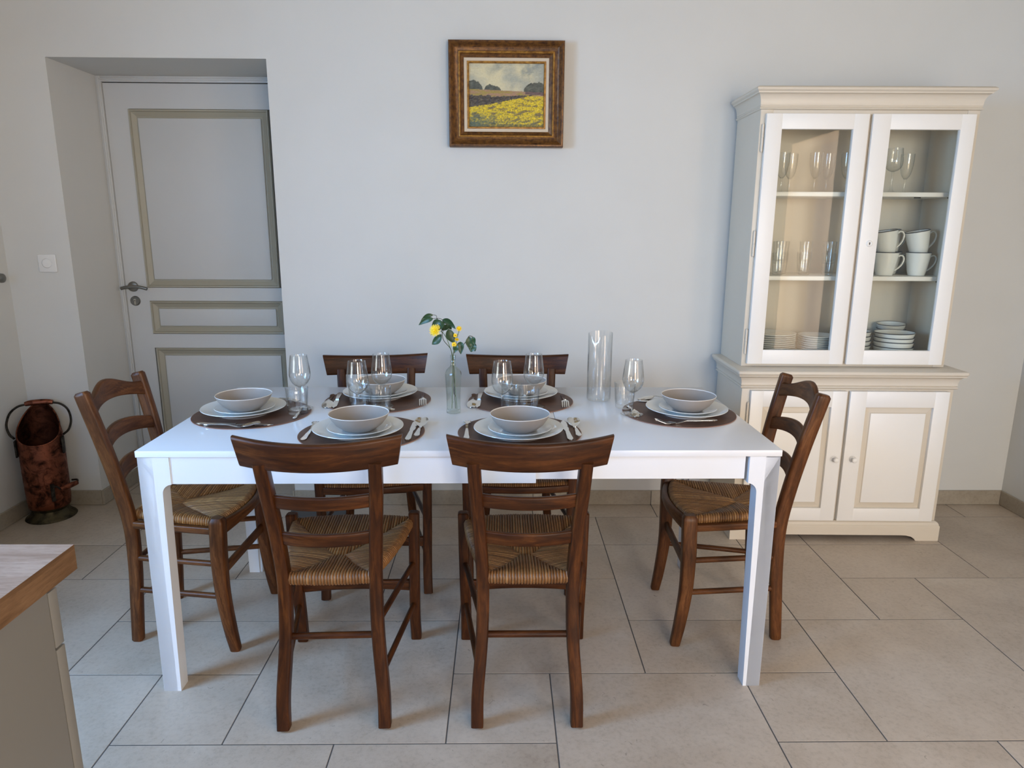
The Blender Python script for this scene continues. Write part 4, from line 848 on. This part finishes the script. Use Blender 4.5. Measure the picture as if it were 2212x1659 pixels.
# ------------------------------------------------------------------ painting
PX0, PX1, PZ0, PZ1, PYF = -0.130, 0.3735, 1.709, 2.146, 3.222
pic = thing('framed_painting', 'small landscape of a yellow field in a heavy bronze frame', 'painting', ((PX0+PX1)/2, YW-0.004, (PZ0+PZ1)/2))
hw, hh = (PX1-PX0)/2, (PZ1-PZ0)/2
def rect_ring(bm, w, h, prof):
    KF = 1.09; d = hw-w; w, h = hw-d*KF, hh-d*KF; prof = [(a*KF, b) for a, b in prof]
    cs = [((-w, 0, -h), (1, 0, 1)), ((w, 0, -h), (-1, 0, 1)), ((w, 0, h), (-1, 0, -1)), ((-w, 0, h), (1, 0, -1))]; ringframe(bm, cs, prof, (0, -1, 0))
bm = B(); rect_ring(bm, hw, hh, [(0.0, 0.0), (0.0, 0.044), (0.003, 0.050), (0.008, 0.051), (0.012, 0.048), (0.018, 0.041), (0.028, 0.034), (0.036, 0.031), (0.038, 0.0315)]); obj('frame', bm, M['gilt'], pic, 40, merge=1e-5)
bm = B(); rect_ring(bm, hw-0.038, hh-0.038, [(0.0, 0.030), (0.001, 0.034), (0.004, 0.0355), (0.007, 0.033), (0.008, 0.029)]); obj('gold_fillet', bm, M['gold'], pic, 60)
bm = B(); rect_ring(bm, hw-0.046, hh-0.046, [(0.0, 0.028), (0.004, 0.025), (0.012, 0.021), (0.014, 0.020)]); obj('frame_slope', bm, M['gilt'], pic, 60)
bm = B(); rect_ring(bm, hw-0.060, hh-0.060, [(0.0, 0.019), (0.001, 0.021), (0.012, 0.0185)]); obj('linen_liner', bm, M['linen'], pic, 60)
bm = B(); rect_ring(bm, hw-0.072, hh-0.072, [(0.0, 0.018), (0.0015, 0.0215), (0.005, 0.022), (0.008, 0.019), (0.009, 0.010)]); obj('gold_slip', bm, M['gold'], pic, 60)
def canvas():
    w, h = hw-0.086, hh-0.086; nx, nz = 170, 140; rnd = random.Random(5); from mathutils import noise as N
    bm = B(); L = bm.verts.layers.float_color.new('paint'); V = []
    def fb(x, y, s, o=0, oc=4): return N.fractal(Vector((x*s+o, y*s+o*1.7, o)), 0.8, 2.0, oc)
    def lin(c): return Vector(srgb(*c)[:3])
    for j in range(nz+1):
        row = []
        for i in range(nx+1):
            x, y = i/nx, j/nz                              # y up
            # sky
            n = fb(x, y*0.9, 3.2, 1.3); c = lin((206, 196, 158)).lerp(lin((158, 160, 146)), min(1, max(0, 0.25+0.9*n+0.55*(x-0.45))))
            n2 = fb(x, y, 4.5, 7.1); c = c.lerp(lin((120, 130, 128)), min(0.75, max(0, (n2-0.05)*1.5*(x*1.1)*(0.3+y))))
            c = c.lerp(lin((196, 188, 158)), max(0, 0.5-abs(y-0.62)*4)*0.5)
            hor = 0.60 - 0.05*x
            # distant trees
            tl = hor + 0.135*math.sqrt(max(0, 1-((x-0.05)/0.135)**2)) + 0.020*fb(x, 0, 22, 3) if x < 0.185 else -1
            tl2 = hor + 0.080*math.sqrt(max(0, 1-((x-0.30)/(0.09 if x < 0.30 else 0.13))**2)) + 0.014*fb(x, 0, 26, 5) if 0.20 < x < 0.47 else -1
            tr_ = hor + max(0, 0.155*math.sqrt(max(0, 1-((x-0.91)/0.18)**2))) + 0.018*fb(x, 0, 24, 9) if x > 0.73 else -1
            if y < max(tl, tl2, tr_): c = lin((62, 66, 58)).lerp(lin((88, 92, 80)), 0.5+0.8*fb(x, y, 18, 2))
            if y < hor:                                     # far field, ochre and pink
                c = lin((150, 132, 58)).lerp(lin((158, 122, 96)), min(1, max(0, 0.4+1.2*fb(x, y*3, 7, 4)+0.4*x)))
                if x > 0.75 and y > hor-0.045: c = lin((96, 74, 72))
            h2 = 0.40 + 0.14*x + 0.02*fb(x, 0, 14, 6); hed = 0.50 + 0.02*fb(x, 0, 20, 12) if x < 0.30 else 0.48+0.055*(x-0.3)+0.012*fb(x, 0, 20, 13)
            if y < hed and x < 0.84: c = lin((52, 44, 44)).lerp(lin((84, 76, 62)), 0.5+0.9*fb(x, y, 20, 8))
            yl = 0.315+0.15*x+0.10*x*x*(1 if x < 0.8 else 0.96) + 0.012*fb(x, 0, 30, 14) if x < 0.8 else 0.49+0.012*fb(x, 0, 30, 14)
            if y < yl:
                d = fb(x*0.8+y*0.5, y*2.2-x*0.6, 9, 11); e = fb(x, y, 34, 15, 3)
                c = lin((226, 196, 26)).lerp(lin((186, 164, 40)), min(1, max(0, 0.35+1.1*e)))
                c = c.lerp(lin((102, 88, 62)), min(0.9, max(0, (d-0.08)*2.4)))
                g = fb(x*1.0+y*0.35, y*1.7-x*0.5, 52, 31, 2); c = c.lerp(lin((96, 84, 40)), min(0.8, max(0, (g-0.16)*3.0)))
                c = c.lerp(lin((86, 94, 70)), min(0.85, max(0, (0.26-y-0.10*x)*3.2+0.7*e)) if y < 0.30 else 0)
                if y < 0.05: c = c.lerp(lin((74, 70, 44)), 0.5)
                c = c.lerp(lin((70, 92, 78)), min(0.7, max(0, (0.42-x)*(0.24-y)*14+0.5*fb(x, y, 15, 33))) if y < 0.24 and x < 0.5 else 0)
            im = 0.0016*fb(x, y, 42, 21, 3)*(1.0 if y < 0.5 else 0.4)
            v = bm.verts.new((-w + 2*w*x, -0.0125-im, -h+2*h*y)); v[L] = (c.x, c.y, c.z, 1); row.append(v)
        V.append(row)
    for j in range(nz):
        for i in range(nx): bm.faces.new((V[j][i], V[j][i+1], V[j+1][i+1], V[j+1][i]))
    me = bpy.data.meshes.new('canvas'); bm.to_mesh(me); bm.free(); me.materials.append(M['canvas']); me.polygons.foreach_set('use_smooth', [True]*len(me.polygons)); return me
plabel(obj('canvas', canvas(), None, pic), 'painted yellow field under a cloudy sky with dark trees')
bm = B(); box(bm, (-hw+0.01, -0.011, -hh+0.01), (hw-0.01, 0.003, hh-0.01)); obj('backing', bm, M['mat'], pic, smooth=False)

# ------------------------------------------------------------------ copper coal scuttle
sc = thing('coal_scuttle', 'tall dented copper coal scuttle standing in the corner by the door', 'coal scuttle', (-2.052, 3.135, 0), math.radians(22))
n = 48
def scut_ring(z, r, slope=0.0, k=0):
    return [Vector((r*math.cos(a), r*math.sin(a), z + slope*(math.sin(a)))) for a in [2*PI*i/n for i in range(n)]]
def scuttle(inner):
    R = []; d = 0.003 if inner else 0.0
    for z, r in ((0.052, 0.078), (0.060, 0.086), (0.10, 0.0895), (0.20, 0.0915), (0.30, 0.0920), (0.36, 0.0925)): R.append(scut_ring(z, r-d))
    for t in (0.33, 0.66, 1.0):
        ring = []
        for i in range(n):
            a = 2*PI*i/n; f = (1+math.sin(a))/2                     # back (+y) is high
            zt = 0.375 + 0.165*f**1.25; r = 0.0925-d; sq = 1 - 0.30*max(0, (zt*t+0.36*(1-t)-0.40)/0.14)
            ring.append(Vector((r*sq*math.cos(a), r*math.sin(a), 0.36+(zt-0.36)*t)))
        R.append(ring)
    return R
bm = B(); rings(bm, scuttle(False), cap1=False); obj('scuttle_body', bm, M['copper'], sc, 60)
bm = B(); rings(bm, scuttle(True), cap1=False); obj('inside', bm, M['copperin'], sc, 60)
rim = [v*1.0 for v in scuttle(False)[-1]]; bm = B(); R = []
for i in range(n):
    p = rim[i]; t = (rim[(i+1) % n]-rim[i-1]).normalized(); s = Vector((p.x, p.y, 0)).normalized(); b = t.cross(s); R.append([p+s*0.0032*math.cos(q)+b*0.0032*math.sin(q) for q in [2*PI*j/8 for j in range(8)]])
rings(bm, R, loop=True); obj('rolled_rim', bm, M['copper'], sc, 60)
bm = B(); lathe(bm, [(0.086, 0.062), (0.080, 0.050), (0.074, 0.042), (0.080, 0.030), (0.090, 0.018), (0.104, 0.008), (0.107, 0.003), (0.105, 0.0), (0, 0.0)], 48); obj('foot_ring', bm, M['brass'], sc, 50, merge=1e-5)
bm = B(); s = 1
sweep(bm, [(-0.097, -0.02, 0.402), (-0.118, 0.000, 0.42), (-0.128, 0.02, 0.46), (-0.116, 0.045, 0.505), (-0.086, 0.06, 0.532), (-0.05, 0.066, 0.540), (0, 0.068, 0.545), (0.05, 0.066, 0.540), (0.086, 0.06, 0.532), (0.116, 0.045, 0.505), (0.128, 0.02, 0.46), (0.118, 0.000, 0.42), (0.097, -0.02, 0.402)], circ(0.0072, 8, 0.005), (0, 1, 0), n=4)
bail = obj('bail_handle', bm, M['iron'], sc)
bm = B(); sweep(bm, [(-0.056, 0.066, 0.541), (-0.03, 0.068, 0.545), (0.03, 0.068, 0.545), (0.056, 0.066, 0.541)], circ(0.014, 14), (0, 0, 1), n=3, scale=lambda t: 0.72+0.28*math.sin(PI*t)); obj('handle_grip', bm, M['copper'], bail)
for s in (-1, 1):
    bm = B(); q = Matrix.Rotation(s*0.0, 4, 'Z'); box(bm, (s*0.0925-0.004, -0.045, 0.315), (s*0.0925+0.004, -0.005, 0.395), 0.003); obj('handle_bracket', bm, M['iron'], sc)
bm = B()
for s in (-1, 1): sweep(bm, [(0.050+s*0.045, -0.075+s*0.022, 0.175), (0.066+s*0.045, -0.112+s*0.022, 0.182), (0.070+s*0.036, -0.118+s*0.018, 0.168)], circ(0.0045, 8), (0, 0, 1), n=4)
box(bm, (0.000, -0.098, 0.10), (0.016, -0.086, 0.185), 0.003)
lh = obj('low_handle', bm, M['iron'], sc); lh.rotation_euler[2] = math.radians(18)
bm = B(); sweep(bm, [(0.034, -0.136, 0.166), (0.055, -0.126, 0.168), (0.088, -0.110, 0.171), (0.108, -0.100, 0.172)], circ(0.0125, 14), (0, 0, 1), n=3, scale=lambda t: 0.78+0.22*math.sin(PI*t)); obj('low_grip', bm, M['copper'], lh)

# ------------------------------------------------------------------ kitchen island corner (foreground)
isl = thing('kitchen_island', 'kitchen unit with oak worktop and grey white fronts in the near left corner', 'kitchen unit', (-1.1, 0.40, 0))
IX1, IY1 = -0.523, 0.951
def il(p): return (p[0]+1.1, p[1]-0.40, p[2])
bm = B(); uv = uvl(bm)
lo, hi = il((-1.75, -0.35, 0.8615)), il((IX1, IY1, 0.900))
quadbox(bm, [(lo[0], lo[1], lo[2]), (hi[0], lo[1], lo[2]), (hi[0], hi[1], lo[2]), (lo[0], hi[1], lo[2]), (lo[0], lo[1], hi[2]), (hi[0], lo[1], hi[2]), (hi[0], hi[1], hi[2]), (lo[0], hi[1], hi[2])])
for f in bm.faces:
    f.normal_update()
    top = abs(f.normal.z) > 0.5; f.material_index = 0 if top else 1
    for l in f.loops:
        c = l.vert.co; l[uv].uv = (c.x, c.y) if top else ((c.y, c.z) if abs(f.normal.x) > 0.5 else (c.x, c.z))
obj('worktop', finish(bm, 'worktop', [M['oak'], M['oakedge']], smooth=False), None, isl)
bm = B(); box(bm, il((-1.72, -0.30, 0.10)), il((-0.543, 0.9045, 0.8605)), 0.001); box(bm, il((-1.70, -0.28, 0.001)), il((-0.57, 0.86, 0.10))); obj('carcass', bm, M['island'], isl, smooth=False)
bm = B(); box(bm, il((-0.5425, -0.30, 0.015)), il((-0.5405, 0.9045, 0.8605)), 0.0005); obj('end_panel', bm, M['island'], isl)
for z0, z1 in ((0.757, 0.845), (0.105, 0.7535)):
    for x0, x1 in ((-1.135, -0.541), (-1.72, -1.139)):
        bm = B(); box(bm, il((x0, 0.9075, z0)), il((x1, 0.9265, z1)), 0.001); obj('drawer_front', bm, M['island'], isl)
